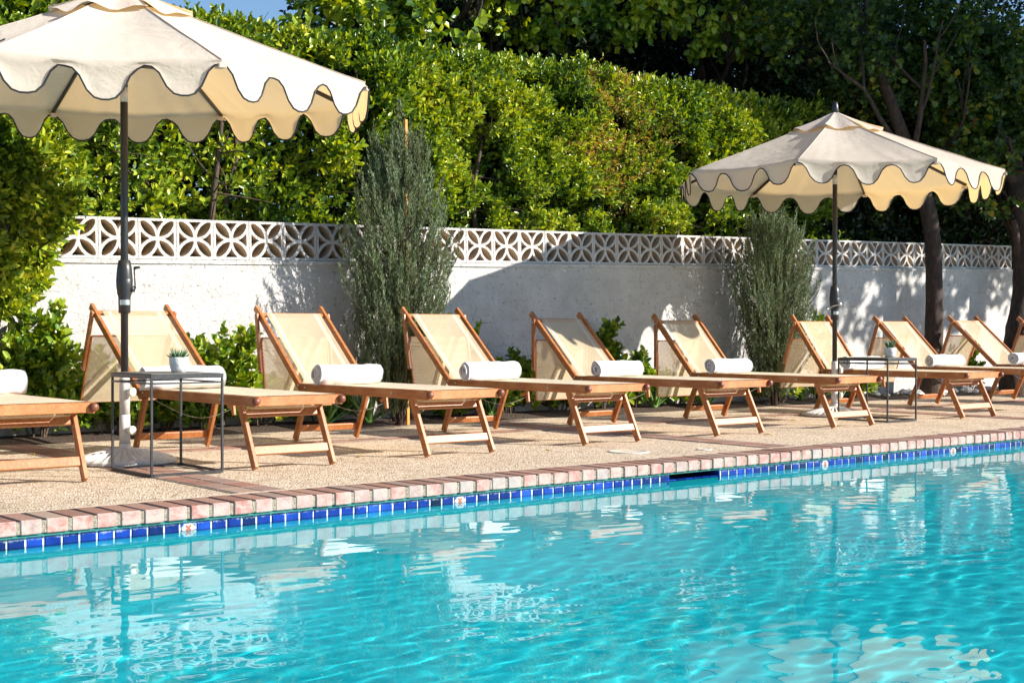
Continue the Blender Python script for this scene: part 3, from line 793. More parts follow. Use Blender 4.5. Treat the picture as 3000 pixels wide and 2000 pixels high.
# ------------------------------------------------------------------ umbrellas
def scallop(t):
    q = abs(2 * t - 1)
    if q < .46: return .132 + .076 * math.sqrt(max(0, 1 - (q / .47) ** 2))
    if q < .60: return .132 - (q - .46) / .14 * .020
    return .112 - .086 * math.sqrt(max(0, 1 - ((1 - q) / .41) ** 2))
def umbrella(x, y, th0, lab, crank_side, seed, tilt=0):
    rg = random.Random(seed)
    root = empty('patio_umbrella', (x, y, 0), 0, lab, 'umbrella', 'cream scalloped umbrellas')
    RR = 1.44; ZR = 2.128; ZA = 2.70
    nseg = 33
    cor = [th0 + k * PI / 4 for k in range(8)]
    def rim(k, u):
        a, c = cor[k], cor[k] + PI / 4
        return Vector((RR * ((1 - u) * math.cos(a) + u * math.cos(c)), RR * ((1 - u) * math.sin(a) + u * math.sin(c)), 0))
    def surf(k, u, v):     # v = 0 centre, 1 rim
        p = rim(k, u) * v; z = ZA + (ZR - ZA) * (v ** .93)
        z -= (.030 * math.sin(PI * u) * math.sin(PI * min(1, v * .9)) + .018 * math.sin(PI * u) * v)
        z += .004 * noise.noise(Vector((p.x * 4, p.y * 4, seed))) + .0045 * v * noise.noise(Vector((u * 13, v * 2.2, k * 5 + seed)))
        return Vector((p.x, p.y, z))
    # canopy with its valance, one cloth
    b = MB(); nv_ = 16; nd = 6; edge = []
    for k in range(8):
        v = []; 
        for j in range(nv_ + 1):
            vv = .18 + .82 * j / nv_
            for i in range(nseg + 1): v.append(surf(k, i / nseg, vv))
        for j in range(1, nd + 1):
            for i in range(nseg + 1):
                u = i / nseg; p = surf(k, u, 1); t = (u * 3) % 1 if u < 1 else 0
                dpt = .85 * scallop(t) + .006 * math.sin(k * 7 + math.floor(u * 3) * 3 + seed)
                out_ = Vector((p.x, p.y, 0)).normalized(); s = j / nd
                amp = .012 * math.sin(k * 5 + u * 17 + seed) + .010
                q = p + Vector((0, 0, -dpt * s)) + out_ * (amp * s - .03 * s * (1 - s) + .006 * math.sin(u * 3 * 2 * PI) * s)
                v.append(q)
                if j == nd: edge.append(q)
        nrow = nv_ + nd
        f = [(j * (nseg + 1) + i, j * (nseg + 1) + i + 1, (j + 1) * (nseg + 1) + i + 1, (j + 1) * (nseg + 1) + i) for j in range(nrow) for i in range(nseg)]
        b.quadmesh(v, f, 0, True)
    can = b.build('canopy', M['canvas'], root)
    b = MB(); ed = [edge[0]]
    for p in edge[1:]:
        if (p - ed[-1]).length > .002: ed.append(p)
    b.tube(ed + [ed[0]], .0050, 6, 0, False); b.build('piping', M['piping'], can)
    # seams on the ribs
    b = MB()
    for k in range(8): b.tube([surf(k, 0, .2 + .8 * i / 10) + Vector((0, 0, .002)) for i in range(11)], .0035, 5)
    b.build('seam', M['canvas'], can)
    # vent cap
    b = MB()
    for k in range(8):
        v = []
        for j in range(7):
            vv = .02 + .275 * j / 6
            for i in range(9):
                u = i / 8; p = surf(k, u, vv); fl = (.020 + .014 * math.sin(u * 3 * PI + k + seed)) * (j / 6) ** 2
                v.append(p + Vector((0, 0, .028 - .012 * vv / .3 + fl * .8 - .004 * j / 6)))
        f = [(j * 9 + i, j * 9 + i + 1, (j + 1) * 9 + i + 1, (j + 1) * 9 + i) for j in range(6) for i in range(8)]
        b.quadmesh(v, f, 0, True)
    b.build('vent_cap', M['canvas'], root)
    # closing strap lying on the cloth
    b = MB(); b.tube([surf(5 if seed == 1 else 3, .55 + .20 * math.sin(i / 8 * 1.4), .62 + .38 * i / 8) + Vector((0, 0, .006)) for i in range(9)], .005, 5); b.build('strap', M['piping'], can)
    for k in range(8):
        c = cor[k]; cs = Vector((math.cos(c), math.sin(c), 0))
        b = MB(); b.bar(cs * .045 + Vector((0, 0, 2.64)), cs * (RR - .012) + Vector((0, 0, ZR - .014)), .016, .024); rb = b.build('rib', M['black'], root)
        b = MB(); b.bar(cs * .05 + Vector((0, 0, 2.27)), cs * .80 + Vector((0, 0, 2.64 + (ZR - .014 - 2.64) * (.80 - .045) / (RR - .057) - .018)), .012, .018); b.build('strut', M['black'], rb)
        b = MB(); p = cs * (RR - .03) + Vector((0, 0, ZR - .03)); b.box(-.02, .02, -.02, .045, -.012, .010, 0, Matrix.Translation(p) @ Matrix.Rotation(c - PI / 2, 4, 'Z'), .002); b.build('rib_pocket', M['canvas'], rb)
    b = MB(); b.lathe([(.030, 2.225), (.056, 2.245), (.060, 2.275), (.040, 2.295), (.032, 2.32)], 20); b.build('runner_hub', M['black'], root)
    b = MB(); b.lathe([(.028, 2.60), (.055, 2.62), (.055, 2.665), (.03, 2.685)], 20); b.build('top_hub', M['black'], root)
    b = MB(); b.lathe([(.030, 2.71), (.034, 2.725), (.031, 2.765), (.024, 2.80), (.018, 2.805)], 10); b.build('finial', M['black'], root)
    b = MB(); b.tube([(0, 0, .30), (0, 0, 2.66)], .0215, 20); b.build('pole', M['black'], root)
    b = MB(); b.tube([(0, 0, 2.07), (0, 0, 2.145)], .0222, 20); b.tube([(0, 0, 2.145), (0, 0, 2.152)], .024, 20); b.build('pole_label', M['white_plastic'], root)
    b = MB(); b.lathe([(.024, 1.165), (.034, 1.16), (.042, 1.11), (.0465, 1.055), (.0462, 1.052), (.0472, 1.050), (.046, 1.02), (.041, .97), (.036, .955), (.0345, .945), (.0335, .86), (.026, .857)], 28)
    hs = b.build('crank_housing', M['black'], root)
    b = MB()
    for i in range(18):
        a0, a1 = R(-160 + i * 8), R(-152 + i * 8); b.quadmesh([(.0352 * math.cos(a), .0352 * math.sin(a), z) for (a, z) in ((a0, .905), (a1, .905), (a1, .934), (a0, .934))], [(0, 1, 2, 3)], 0)
    b.build('warning_label', M['steel'], hs)
    # crank arm, seen beside the housing
    rt = Vector((math.sin(yaw), -math.cos(yaw), 0)) * crank_side
    b = MB()
    if crank_side > 0:
        b.tube([rt * .035 + Vector((0, 0, .995)), rt * .058 + Vector((0, 0, .998))], [.02, .016], 14); b.tube([rt * .058 + Vector((0, 0, .998)), rt * .062 + Vector((0, 0, .998)), rt * .056 + Vector((0, 0, 1.12))], .0045, 8)
        b.tube([rt * .055 + Vector((0, 0, 1.118)), rt * .090 + Vector((0, 0, 1.122))], .008, 10)
    else:
        b.tube([Vector((0, -.04, .995)), Vector((0, -.07, .995))], [.024, .02], 14); b.tube([Vector((0, -.066, .995)), Vector((0, -.07, .993)) + rt * .07 + Vector((0, 0, -.012)), Vector((0, -.07, .955)) + rt * .115], .006, 8)
        b.tube([Vector((0, -.07, .955)) + rt * .115, Vector((0, -.07, .95)) + rt * .13], .009, 8)
    b.build('crank_handle', M['black'] if crank_side > 0 else M['steel'], hs)
    if tilt:       # canopy tipped a little on its joint
        ax = Vector((math.sin(yaw), -math.cos(yaw), 0)); T = Matrix.Translation((0, 0, 2.25)) @ Matrix.Rotation(R(tilt), 4, ax) @ Matrix.Translation((0, 0, -2.23))
        for ch in root.children:
            if ch.name.split('.')[0] in ('canopy', 'vent_cap', 'rib', 'runner_hub', 'top_hub', 'finial'): ch.matrix_local = T
    # stand
    def fl(k, r): return .0
    b = MB(); n = 60; prof = [(.275, 0), (.288, .004), (.288, .018), (.275, .026), (.262, .028), (.20, .046), (.12, .066), (.05, .084), (.034, .088), (.033, .11)]
    v = []
    for pi_, (r_, z) in enumerate(prof):
        for k in range(n):
            a = 2 * PI * k / n; dz = (.0065 if k % 2 else -.0065) if 4 <= pi_ <= 6 else 0; dr = (.003 if k % 2 else -.003) if pi_ in (1, 2, 3) else 0
            v.append(((r_ + dr) * math.cos(a), (r_ + dr) * math.sin(a), z + dz))
    f = [(i * n + k, i * n + (k + 1) % n, (i + 1) * n + (k + 1) % n, (i + 1) * n + k) for i in range(len(prof) - 1) for k in range(n)]
    b.quadmesh(v, f); ba = b.build('umbrella_base', M['white_plastic'], root)
    b = MB(); b.tube([(0, 0, .10), (0, 0, .275)], .0305, 22); b.tube([(0, 0, .277), (0, 0, .48), (0, 0, .487)], [.029, .029, .026], 22); b.build('base_tube', M['white_plastic'], ba)
    for z in (.405, .185):
        b = MB(); dv = (Vector((math.sin(yaw), -math.cos(yaw), 0)) * .85 + Vector((-math.cos(yaw), -math.sin(yaw), 0)) * .5).normalized()
        b.tube([dv * .025 + Vector((0, 0, z)), dv * .045 + Vector((0, 0, z)), dv * .047 + Vector((0, 0, z)), dv * .066 + Vector((0, 0, z)), dv * .070 + Vector((0, 0, z))], [.012, .012, .026, .026, .021], 16)
        b.build('knob', M['knob'], ba)
    return root
# camera-relative corner angles -> world
cr = -(PI / 2 - yaw)    # direction of camera right in the world (angle)
umbrella(3.245, 7.505, cr + R(15.9 - 26.5), 'large cream scalloped umbrella at the left, its top cut off by the frame', 1, 1, 3.2)
umbrella(9.985, 7.655, cr - R(13.3 + 11.5), 'cream scalloped umbrella at the right, complete with its black finial', -1, 2)

# ------------------------------------------------------------------ foliage generators
def leaf_field(P, D, UP, length, width, fold=.25, curl=.15):
    """P base points, D direction, UP approximate normal; arrays (n,3). 6-vertex leaves, two quads each"""
    n = len(P); D = D / np.linalg.norm(D, axis=1, keepdims=True)
    Sd = np.cross(D, UP); Sd /= (np.linalg.norm(Sd, axis=1, keepdims=True) + 1e-9); Nn = np.cross(Sd, D)
    Ln = length[:, None]; Wd = width[:, None]
    b = P; t = P + D * Ln - Nn * Ln * curl
    l1 = P + D * Ln * .30 + Sd * Wd * .44 + Nn * Wd * fold; l2 = P + D * Ln * .72 + Sd * Wd * .40 + Nn * (Wd * fold * .9 - Ln * curl * .4)
    r1 = P + D * Ln * .30 - Sd * Wd * .44 + Nn * Wd * fold; r2 = P + D * Ln * .72 - Sd * Wd * .40 + Nn * (Wd * fold * .9 - Ln * curl * .4)
    V = np.stack([b, l1, l2, t, r2, r1], 1).reshape(-1, 3)
    i = np.arange(n)[:, None] * 6
    F = np.concatenate([i + np.array([[0, 3, 2, 1]]), i + np.array([[0, 5, 4, 3]])], 1).reshape(-1, 4)
    return V, F

def sprigs(O, A, nl, length, width, rg, spread=.9, slen=.10):
    """rosette-like sprigs: at each origin O with axis A, nl leaves climb the axis"""
    n = len(O); A = A / np.linalg.norm(A, axis=1, keepdims=True)
    ref = rg.normal(size=(n, 3)); U = np.cross(A, ref); U /= np.linalg.norm(U, axis=1, keepdims=True); W_ = np.cross(A, U)
    Ps, Ds, Us = [], [], []
    for k in range(nl):
        az = k * 2.4 + rg.uniform(-.4, .4, n); h = k / max(1, nl - 1)
        sp = spread * (1.15 - .75 * h) + rg.uniform(-.15, .15, n)
        rad = U * np.cos(az)[:, None] + W_ * np.sin(az)[:, None]
        Ps.append(O + A * (slen * h)); Ds.append(A * np.cos(sp)[:, None] + rad * np.sin(sp)[:, None] + rg.normal(scale=.12, size=(n, 3)))
        Us.append(A + rad * -.2 + rg.normal(scale=.25, size=(n, 3)))
    P = np.concatenate(Ps); Dr = np.concatenate(Ds); Uu = np.concatenate(Us)
    m = len(P); ln = rg.uniform(*length, m); wd = ln * rg.uniform(*width, m)
    return leaf_field(P, Dr, Uu, ln, wd)

def fbm(x, y, z, o=3):
    return noise.fractal(Vector((x, y, z)), .9, 2.0, o)

# ---- the hedge
def hedge():
    rg = np.random.default_rng(11)
    root = empty('hedge', (0, 0, 0), 0, 'tall clipped ficus hedge rising behind the whole breeze block wall', 'hedge')
    O, A, O2, A2 = [], [], [], []
    x0, x1 = 1.5, 12.9; base = 1.40
    cnt = 0
    while cnt < 24000:
        x = rg.uniform(x0, x1) if rg.random() < .8 else rg.uniform(x0, 11); top = (3.14 if x < 7.5 else 3.22) + .07 * fbm(x * .7, 0, 5) + .07 * fbm(x * 2.5, 1, 1); zb = ledge(x) + .1
        if rg.random() < .82:
            z = rg.uniform(zb, top)
            f = fbm(x * 1.1, z * 1.3, 0) * .13 + fbm(x * 3.2, z * 3.2, 7) * .10
            dpth = abs(rg.normal(0, .10))
            edge = max(0, (z - (top - .35)) / .35)
            y = 9.80 - f + dpth + edge ** 2 * .18
            hole = fbm(x * 1.5 + 30, z * 1.9, 3) * .5 + fbm(x * 4, z * 4, 9) * .22
            low = max(0, 1 - (z - zb) / (1.25 if x < 6.6 else .35)); thr = -.09 + low * (.38 if x < 6.8 else .20) + (max(0, 1 - abs(z - zb) / .7) * min(1, (x - 9.2) / 1.2) * .55 if x > 9.2 else 0)
            if x < 6.0: thr += .08
            if hole < thr:
                if rg.random() < .30: y += .25
                else: continue
            ax = np.array([rg.normal(.1, .45), -1.0 + rg.normal(0, .35), .55 + rg.normal(0, .4)])
        else:
            z = top + rg.normal(0, .04); y = rg.uniform(9.9, 10.7)
            ax = np.array([rg.normal(0, .4), rg.normal(-.3, .4), 1.0])
        cnt += 1
        p = (x, y, z)
        dry = math.hypot((x - 9.4) / .75, (z - 2.62) / .75) < .85 + .5 * fbm(x * 3, z * 3, 2)
        if dry and rg.random() < .55: O2.append(p); A2.append(ax)
        else: O.append(p); A.append(ax)
    O = np.array(O); A = np.array(A); nearer = O[:, 0] < 6.9 + rg.normal(0, .5, len(O))
    V1, F1 = sprigs(O[nearer], A[nearer], 6, (.050, .082), (.44, .60), rg); V2, F2 = sprigs(O[~nearer], A[~nearer], 7, (.034, .068), (.44, .60), rg)
    npmesh('foliage', np.concatenate([V1, V2]), np.concatenate([F1, F2 + len(V1)]), M['leaf'], root)
    if O2:
        V, F = sprigs(np.array(O2), np.array(A2), 5, (.03, .055), (.35, .55), rg); npmesh('dry_foliage', V, F, M['leaf_dry'], root)
    # inner stems and twigs
    b = MB(); rr = random.Random(5); x = x0
    while x < x1:
        y = 10.15 + rr.uniform(-.12, .2); p = Vector((x, y, .9)); pts = [p]; 
        for s in range(7):
            p = p + Vector((rr.uniform(-.10, .10), rr.uniform(-.05, .05), .32)); pts.append(p.copy())
        b.tube(pts, [.035 - .0035 * i for i in range(8)], 7)
        for q in range(12):
            s = rr.randrange(0, 7); a = pts[s].copy(); e = a + Vector((rr.uniform(-.5, .5), rr.uniform(-.42, -.1), rr.uniform(-.1, .45)))
            mid = (a + e) / 2 + Vector((rr.uniform(-.06, .06), 0, rr.uniform(-.05, .05))); b.tube([a, mid, e], [.009, .006, .002], 4, 0, False)
        x += rr.uniform(.22, .42)
    b.build('branches', M['twig'], root)
    # dense interior, its shade put into a darker leaf colour
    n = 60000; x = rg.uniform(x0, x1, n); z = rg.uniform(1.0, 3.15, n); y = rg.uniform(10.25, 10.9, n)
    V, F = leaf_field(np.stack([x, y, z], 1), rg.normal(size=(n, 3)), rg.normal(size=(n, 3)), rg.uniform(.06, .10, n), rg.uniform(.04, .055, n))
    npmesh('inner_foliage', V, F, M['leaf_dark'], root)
hedge()
def dark_mass():  # deep shade at this end is painted into the leaf colour
    rg = np.random.default_rng(19); root = empty('vine_thicket', (0, 0, 0), 0, 'tangled thicket of vines and twigs at the right beyond the end of the hedge, leaves darkened to stand for shade', 'thicket')
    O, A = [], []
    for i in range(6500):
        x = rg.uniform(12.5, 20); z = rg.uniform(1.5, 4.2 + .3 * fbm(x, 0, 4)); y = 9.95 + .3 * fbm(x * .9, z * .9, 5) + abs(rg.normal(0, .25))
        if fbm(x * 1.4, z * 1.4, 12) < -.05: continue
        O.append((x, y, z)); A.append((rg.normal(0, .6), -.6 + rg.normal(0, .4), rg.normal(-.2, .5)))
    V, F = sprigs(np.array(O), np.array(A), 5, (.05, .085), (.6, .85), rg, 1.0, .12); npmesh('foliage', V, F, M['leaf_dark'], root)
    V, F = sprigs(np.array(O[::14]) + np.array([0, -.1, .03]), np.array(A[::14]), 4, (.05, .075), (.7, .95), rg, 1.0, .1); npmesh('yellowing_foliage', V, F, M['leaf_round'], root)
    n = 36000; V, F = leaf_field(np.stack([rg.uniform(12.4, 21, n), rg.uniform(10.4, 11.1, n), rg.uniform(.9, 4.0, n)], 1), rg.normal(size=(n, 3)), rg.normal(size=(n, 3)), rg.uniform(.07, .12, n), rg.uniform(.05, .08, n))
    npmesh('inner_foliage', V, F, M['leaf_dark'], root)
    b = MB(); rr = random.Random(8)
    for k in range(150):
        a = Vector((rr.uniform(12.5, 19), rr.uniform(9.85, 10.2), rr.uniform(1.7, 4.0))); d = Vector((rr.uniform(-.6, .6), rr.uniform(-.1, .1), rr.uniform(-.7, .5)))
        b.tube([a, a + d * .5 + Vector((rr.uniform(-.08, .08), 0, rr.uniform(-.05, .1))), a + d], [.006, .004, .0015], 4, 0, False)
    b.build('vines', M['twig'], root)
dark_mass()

# ---- generic tree
def limb(b, a, d, ln, r, rr, depth, tips, kink=.25, n=5):
    pts = [Vector(a)]; d = Vector(d).normalized(); p = Vector(a)
    for i in range(n):
        d = (d + Vector((rr.uniform(-kink, kink), rr.uniform(-kink, kink), rr.uniform(-kink * .6, kink)))).normalized()
        p = p + d * ln / n; pts.append(p.copy())
    b.tube(pts, [r * (1 - .55 * i / n) for i in range(n + 1)], 8 if depth > 1 else 5, 0, False)
    tips += pts[2:] if depth <= 1 else []
    if depth > 0:
        for k in range(rr.choice((2, 3, 3))):
            q = pts[rr.randrange(max(1, n // 2), n + 1)]
            nd = (d + Vector((rr.uniform(-1, 1), rr.uniform(-1, 1), rr.uniform(-.3, .8)))).normalized()
            limb(b, q, nd, ln * rr.uniform(.55, .8), r * .5, rr, depth - 1, tips, kink)

def tree(name, base, pts, radii, crown, nleaf, leafmat, size, label, cat, group=None, seed=1, wr=(.5, .7), droop=0, shape=1.0, nlimb=6):
    rr = random.Random(seed); rg = np.random.default_rng(seed)
    t = empty(name, base, 0, label, cat, group)
    b = MB(); P0 = [Vector(p) for p in pts]
    # smooth trunk
    P1 = []; R1 = []
    for i in range(len(P0) - 1):
        for s in range(5):
            u = s / 5; a = P0[max(0, i - 1)]; bb = P0[i]; c = P0[i + 1]; d = P0[min(len(P0) - 1, i + 2)]
            P1.append(.5 * ((2 * bb) + (c - a) * u + (2 * a - 5 * bb + 4 * c - d) * u * u + (3 * bb - a - 3 * c + d) * u ** 3)); R1.append(radii[i] + (radii[i + 1] - radii[i]) * u)
    P1.append(P0[-1]); R1.append(radii[-1])
    R1 = [r * (1 + .10 * noise.noise(p * 6)) for r, p in zip(R1, P1)]
    b.tube(P1, R1, 14); tips = []
    for k in range(nlimb):
        q = P1[int(len(P1) * rr.uniform(.55, .99))]
        limb(b, q, (rr.uniform(-1, 1), rr.uniform(-.8, .8), rr.uniform(.2, 1)), crown[0][3] * rr.uniform(.6, .9), radii[-1] * .8, rr, 2, tips)
    b.build('trunk', M['bark'], t)
    # crown blobs: (cx,cy,cz,rx,ry,rz) relative
    tot = sum(c[3] * c[4] * c[5] for c in crown); O, A = [], []
    for (cx, cy, cz, rx, ry, rz) in crown:
        k = int(nleaf / 5 * (rx * ry * rz) / tot); got = 0; tries = 0
        while got < k and tries < k * 12:
            tries += 1
            d = rg.normal(size=3); d /= np.linalg.norm(d); r_ = rg.uniform(.35, 1) ** (.6 * shape)
            p = np.array([cx + d[0] * rx * r_, cy + d[1] * ry * r_, cz + d[2] * rz * r_])
            if fbm(p[0] * 1.3 + seed, p[1] * 1.3, p[2] * 1.3) < -.16: continue
            O.append(p); A.append(d * .7 + np.array([0, 0, .3 - droop]) + rg.normal(scale=.4, size=3)); got += 1
    V, F = sprigs(np.array(O), np.array(A), 5, size, wr, rg, 1.05, size[1] * 1.3)
    npmesh('crown', V, F, leafmat, t)
    return t

# trees standing behind the hedge
BG = 'dark trees standing behind the hedge'
spec = [
 (8.9, 12.0, 1.8, 20000, 'sparse dark tree above the left part of the hedge, next to the patch of sky', 21, 4.6),
 (10.3, 12.8, 2.4, 32000, 'dark leafy tree behind the middle of the hedge top', 22, 5.0),
 (12.3, 12.9, 2.7, 36000, 'dense dark tree right of centre behind the hedge, left of the far umbrella', 23, 5.2),
 (15.6, 13.0, 3.0, 38000, 'very dark tree above and behind the far umbrella canopy', 24, 5.0),
 (20.0, 13.2, 3.2, 34000, 'dark tree filling the upper right corner behind the nearer trunks', 25, 5.0),
]
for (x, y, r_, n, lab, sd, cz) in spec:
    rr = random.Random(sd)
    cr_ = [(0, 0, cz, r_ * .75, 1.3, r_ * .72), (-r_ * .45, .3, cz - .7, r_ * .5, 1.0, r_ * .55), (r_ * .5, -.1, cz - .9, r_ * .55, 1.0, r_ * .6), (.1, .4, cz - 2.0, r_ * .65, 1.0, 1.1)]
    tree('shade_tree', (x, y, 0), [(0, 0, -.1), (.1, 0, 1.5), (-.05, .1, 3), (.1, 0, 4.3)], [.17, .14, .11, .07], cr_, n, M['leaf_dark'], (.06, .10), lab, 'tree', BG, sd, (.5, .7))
# rounder-leaved branches reaching over the hedge top
tree('flowering_tree', (8.4, 11.2, 0), [(0, 0, -.1), (-.1, 0, 1.4), (.15, -.1, 2.8), (.0, 0, 3.9)], [.10, .085, .07, .05],
     [(-1.2, -.1, 3.55, .8, .45, .5), (-.45, -.35, 3.6, .7, .4, .45), (.8, -.2, 4.2, .8, .4, .35)], 3800, M['leaf'], (.07, .105), 'round leaved tree with bright leaves just over the hedge crest left of centre', 'tree', None, 31, (.75, .95), .5)
tree('flowering_tree', (12.2, 11.4, 0), [(0, 0, -.1), (-.1, 0, 1.4), (.15, -.1, 2.8), (.0, 0, 4.1)], [.10, .085, .07, .05],
     [(-.4, -.5, 4.6, 1.3, .45, .55), (1.1, -.5, 4.75, 1.2, .45, .5), (-1.7, -.3, 4.5, .7, .4, .5)], 4200, M['leaf'], (.075, .11), 'round leaved tree hanging bright leaves from the top edge right of centre', 'tree', None, 32, (.75, .95), .6)
# two leaning trees in the bed in front of the wall
tree('leaning_tree', (13.75, 9.2, 0), [(0, 0, -.05), (.05, -.02, .5), (.10, 0, 1.1), (.05, 0, 1.9), (-.12, .05, 2.5), (-.45, .1, 3.1), (-.85, .15, 3.9)], [.125, .11, .10, .095, .085, .075, .05],
     [(-.3, .55, 4.2, 1.8, .8, .9), (1.5, .3, 3.7, 1.2, .6, .8)], 9000, M['leaf_round'], (.055, .085), 'slender dark trunked tree in the bed, straight below and leaning left above', 'tree', 'trees in the bed before the wall', 41, (.8, 1.0), .6, 1.0, 3)
tree('leaning_tree', (15.38, 9.15, 0), [(-.15, -.15, -.05), (-.1, -.1, .35), (.12, -.05, .8), (.34, 0, 1.3), (.30, 0, 1.9), (.12, 0, 2.6), (.1, .1, 3.6)], [.17, .155, .15, .145, .135, .12, .09],
     [(-.6, .05, 2.75, .95, .5, .55), (.5, 0, 3.2, 1.2, .7, .9), (-.6, .2, 3.9, 1.3, .7, .8)], 9500, M['leaf_round'], (.06, .09), 'thick tree trunk bending at the right edge, with round green and yellow leaves', 'tree', 'trees in the bed before the wall', 42, (.8, 1.0), .6, 1.0, 3)
# tall tree on the pool side, out of view, whose shade lies on the trees behind
tree('tall_garden_tree', (20.5, 5.6, 0), [(0, 0, -.1), (.1, 0, 2.5), (-.3, .1, 5), (-1.0, .2, 7)], [.30, .26, .22, .15],
     [(-3.6, .3, 8.0, 2.8, 2.2, 1.7), (-1.2, .3, 7.6, 3.2, 2.2, 2.4), (1.6, 0, 6.2, 2.6, 2.0, 2.4), (-2.6, -.6, 4.7, 2.5, .8, 1.0)] + [(-1.5, -.4, 6.0, 3.2, 1.2, .9)] * 3 + [(3.5, .6, 8.3, 5.0, 2.0, 2.4)], 76000, M['leaf_dark'], (.13, .20), 'tall leafy garden tree whose shade falls on the trees behind the hedge', 'tree', None, 51)

# ---- shrub at the left, in front of the wall
def shrub(x, y, rx, ry, h, n, seed, lab, cat='shrub', group=None, z0=.06, size=(.055, .085), lm=None, wr=(.58, .74), stems=7, ovr=None):
    rg = np.random.default_rng(seed); rr = random.Random(seed)
    t = empty('shrub', (x, y, 0), 0, lab, cat, group)
    b = MB(); O, A = [], []
    tops = []
    for k in range(stems):
        a = rr.uniform(0, 2 * PI); q = Vector((math.cos(a) * rx * rr.uniform(.1, .95), math.sin(a) * ry * rr.uniform(.1, .9), h * rr.uniform(.55, 1.0)))
        base = Vector((q.x * .3, q.y * .3, 0)); mid = (base + q) / 2 + Vector((rr.uniform(-.05, .05), rr.uniform(-.03, .03), 0)); b.tube([base, mid, q], [.009, .007, .003], 5, 0, False)
        tops.append((base, mid, q))
    b.build('stems', M['twig'], t)
    for i in range(int(n * .66)):
        if rg.random() < .62:
            ba, mi, to = tops[rr.randrange(len(tops))]; s = rg.uniform(.25, 1) ** .7
            p = ba.lerp(to, s); O.append((p.x + rg.normal(0, .035), p.y + rg.normal(0, .03), p.z + rg.normal(0, .02)))
        else:
            a = rg.uniform(0, 2 * PI); r_ = rg.random() ** .4; zz = rg.uniform(z0, h * (.88 - .35 * r_))
            k = 1 + .25 * fbm(a, zz * 3, seed); O.append((math.cos(a) * rx * r_ * k, math.sin(a) * ry * r_ * k, zz))
        A.append((rg.normal(0, .5), rg.normal(-.35, .5), .9))
    O = np.array(O); lim = WY - .02 - y; O[:, 1] = np.minimum(O[:, 1], lim)
    V, F = sprigs(O, np.array(A), 6, size, wr, rg, .85, .07)
    V[:, 1] = np.minimum(V[:, 1], lim + .01) if y < WY else V[:, 1]
    npmesh('foliage', V, F, lm or M['leaf_low'], t); return t
# overhanging mass at the left (spills over the wall)
def overhang():
    rg = np.random.default_rng(77); t = empty('wall_shrub', (0, 0, 0), 0, 'ficus bush spilling down in front of the wall at the left edge', 'shrub')
    O, A = [], []
    while len(O) < 3600:
        x = rg.uniform(2.2, 3.80); z = rg.uniform(.85, 2.75)
        lim = 3.62 + .10 * fbm(z * 2, 0, 3) - max(0, 1.45 - z) * .48 + .05 * fbm(z * 6, 2, 3)
        if x > lim: continue
        if fbm(x * 3, z * 3, 8) < -.25: continue
        y = 9.33 - .18 * fbm(x * 2, z * 2, 1) + abs(rg.normal(0, .07)); O.append((x, min(y, 9.52), z)); A.append((rg.normal(.25, .5), -1 + rg.normal(0, .3), .3 + rg.normal(0, .4)))
    V, F = sprigs(np.array(O), np.array(A), 6, (.05, .08), (.42, .56), rg); npmesh('foliage', V, F, M['leaf'], t)
    b = MB(); rr = random.Random(3)
    for k in range(14):
        a = Vector((rr.uniform(2.4, 3.2), 9.5, rr.uniform(0.0, .4))); e = Vector((rr.uniform(2.4, 3.5), 9.42, rr.uniform(1.2, 2.6))); b.tube([a, (a + e) / 2 + Vector((rr.uniform(-.1, .1), -.03, 0)), e], [.014, .010, .003], 5, 0, False)
    b.build('branches', M['twig'], t)
overhang()
SG = 'leafy shrubs in the bed before the wall'
for a in [
 (2.75, 9.30, .34, .20, .80, 420, 61, 'leafy shrub at the left edge behind the cut off lounger'),
 (3.42, 9.34, .36, .18, .98, 560, 62, 'tallest leafy shrub, rising past the corner of the first full lounger backrest'),
 (3.95, 9.36, .30, .16, .60, 380, 67, 'low leafy shrub behind the lounger with the near side table'),
 (4.72, 9.36, .36, .17, .82, 560, 63, 'bright leafy shrub between the first and second full loungers'),
 (7.02, 9.36, .34, .17, .84, 430, 64, 'shrub in the umbrella shadow right of the tall juniper'),
 (7.62, 9.38, .30, .15, .55, 300, 68, 'low shrub behind the lounger with the umbrella shadow'),
 (8.72, 9.36, .36, .17, .80, 520, 65, 'bright shrub between the two middle loungers'),
 (9.20, 9.40, .22, .12, .55, 220, 69, 'small shrub behind the lounger left of the bushy juniper'),
 (11.9, 9.34, .17, .12, .92, 190, 66, 'thin upright shrub behind the far side table'),
 (11.1, 9.25, .40, .15, .34, 320, 70, 'low green shrub in the bed below the bushy juniper'),
 (5.7, 9.36, .25, .12, .38, 200, 71, 'low shaded shrub left of the tall juniper foot'),
 (6.9, 9.3, .30, .12, .30, 220, 72, 'low shaded shrub right of the tall juniper foot'),
 (14.9, 9.4, .16, .1, .72, 80, 73, 'sparse shrub between the two tree trunks'),
 (5.15, 9.4, .35, .12, .42, 340, 74, 'low shrub under the backrest of the lounger left of the tall juniper'),
 (8.2, 9.38, .30, .13, .40, 300, 75, 'low shrub filling the gap under the two middle loungers'),
 (9.75, 9.36, .38, .13, .36, 320, 76, 'low shrub behind the largest aloe'),
 (4.35, 9.4, .25, .12, .45, 260, 77, 'low shrub behind the stretcher of the lounger with the near side table'),
 (12.6, 9.36, .35, .13, .34, 240, 78, 'low shrub behind the rear legs of the lounger right of the far side table'),
]: shrub(a[0], a[1], a[2], a[3], a[4], a[5], a[6], a[7], group=SG)

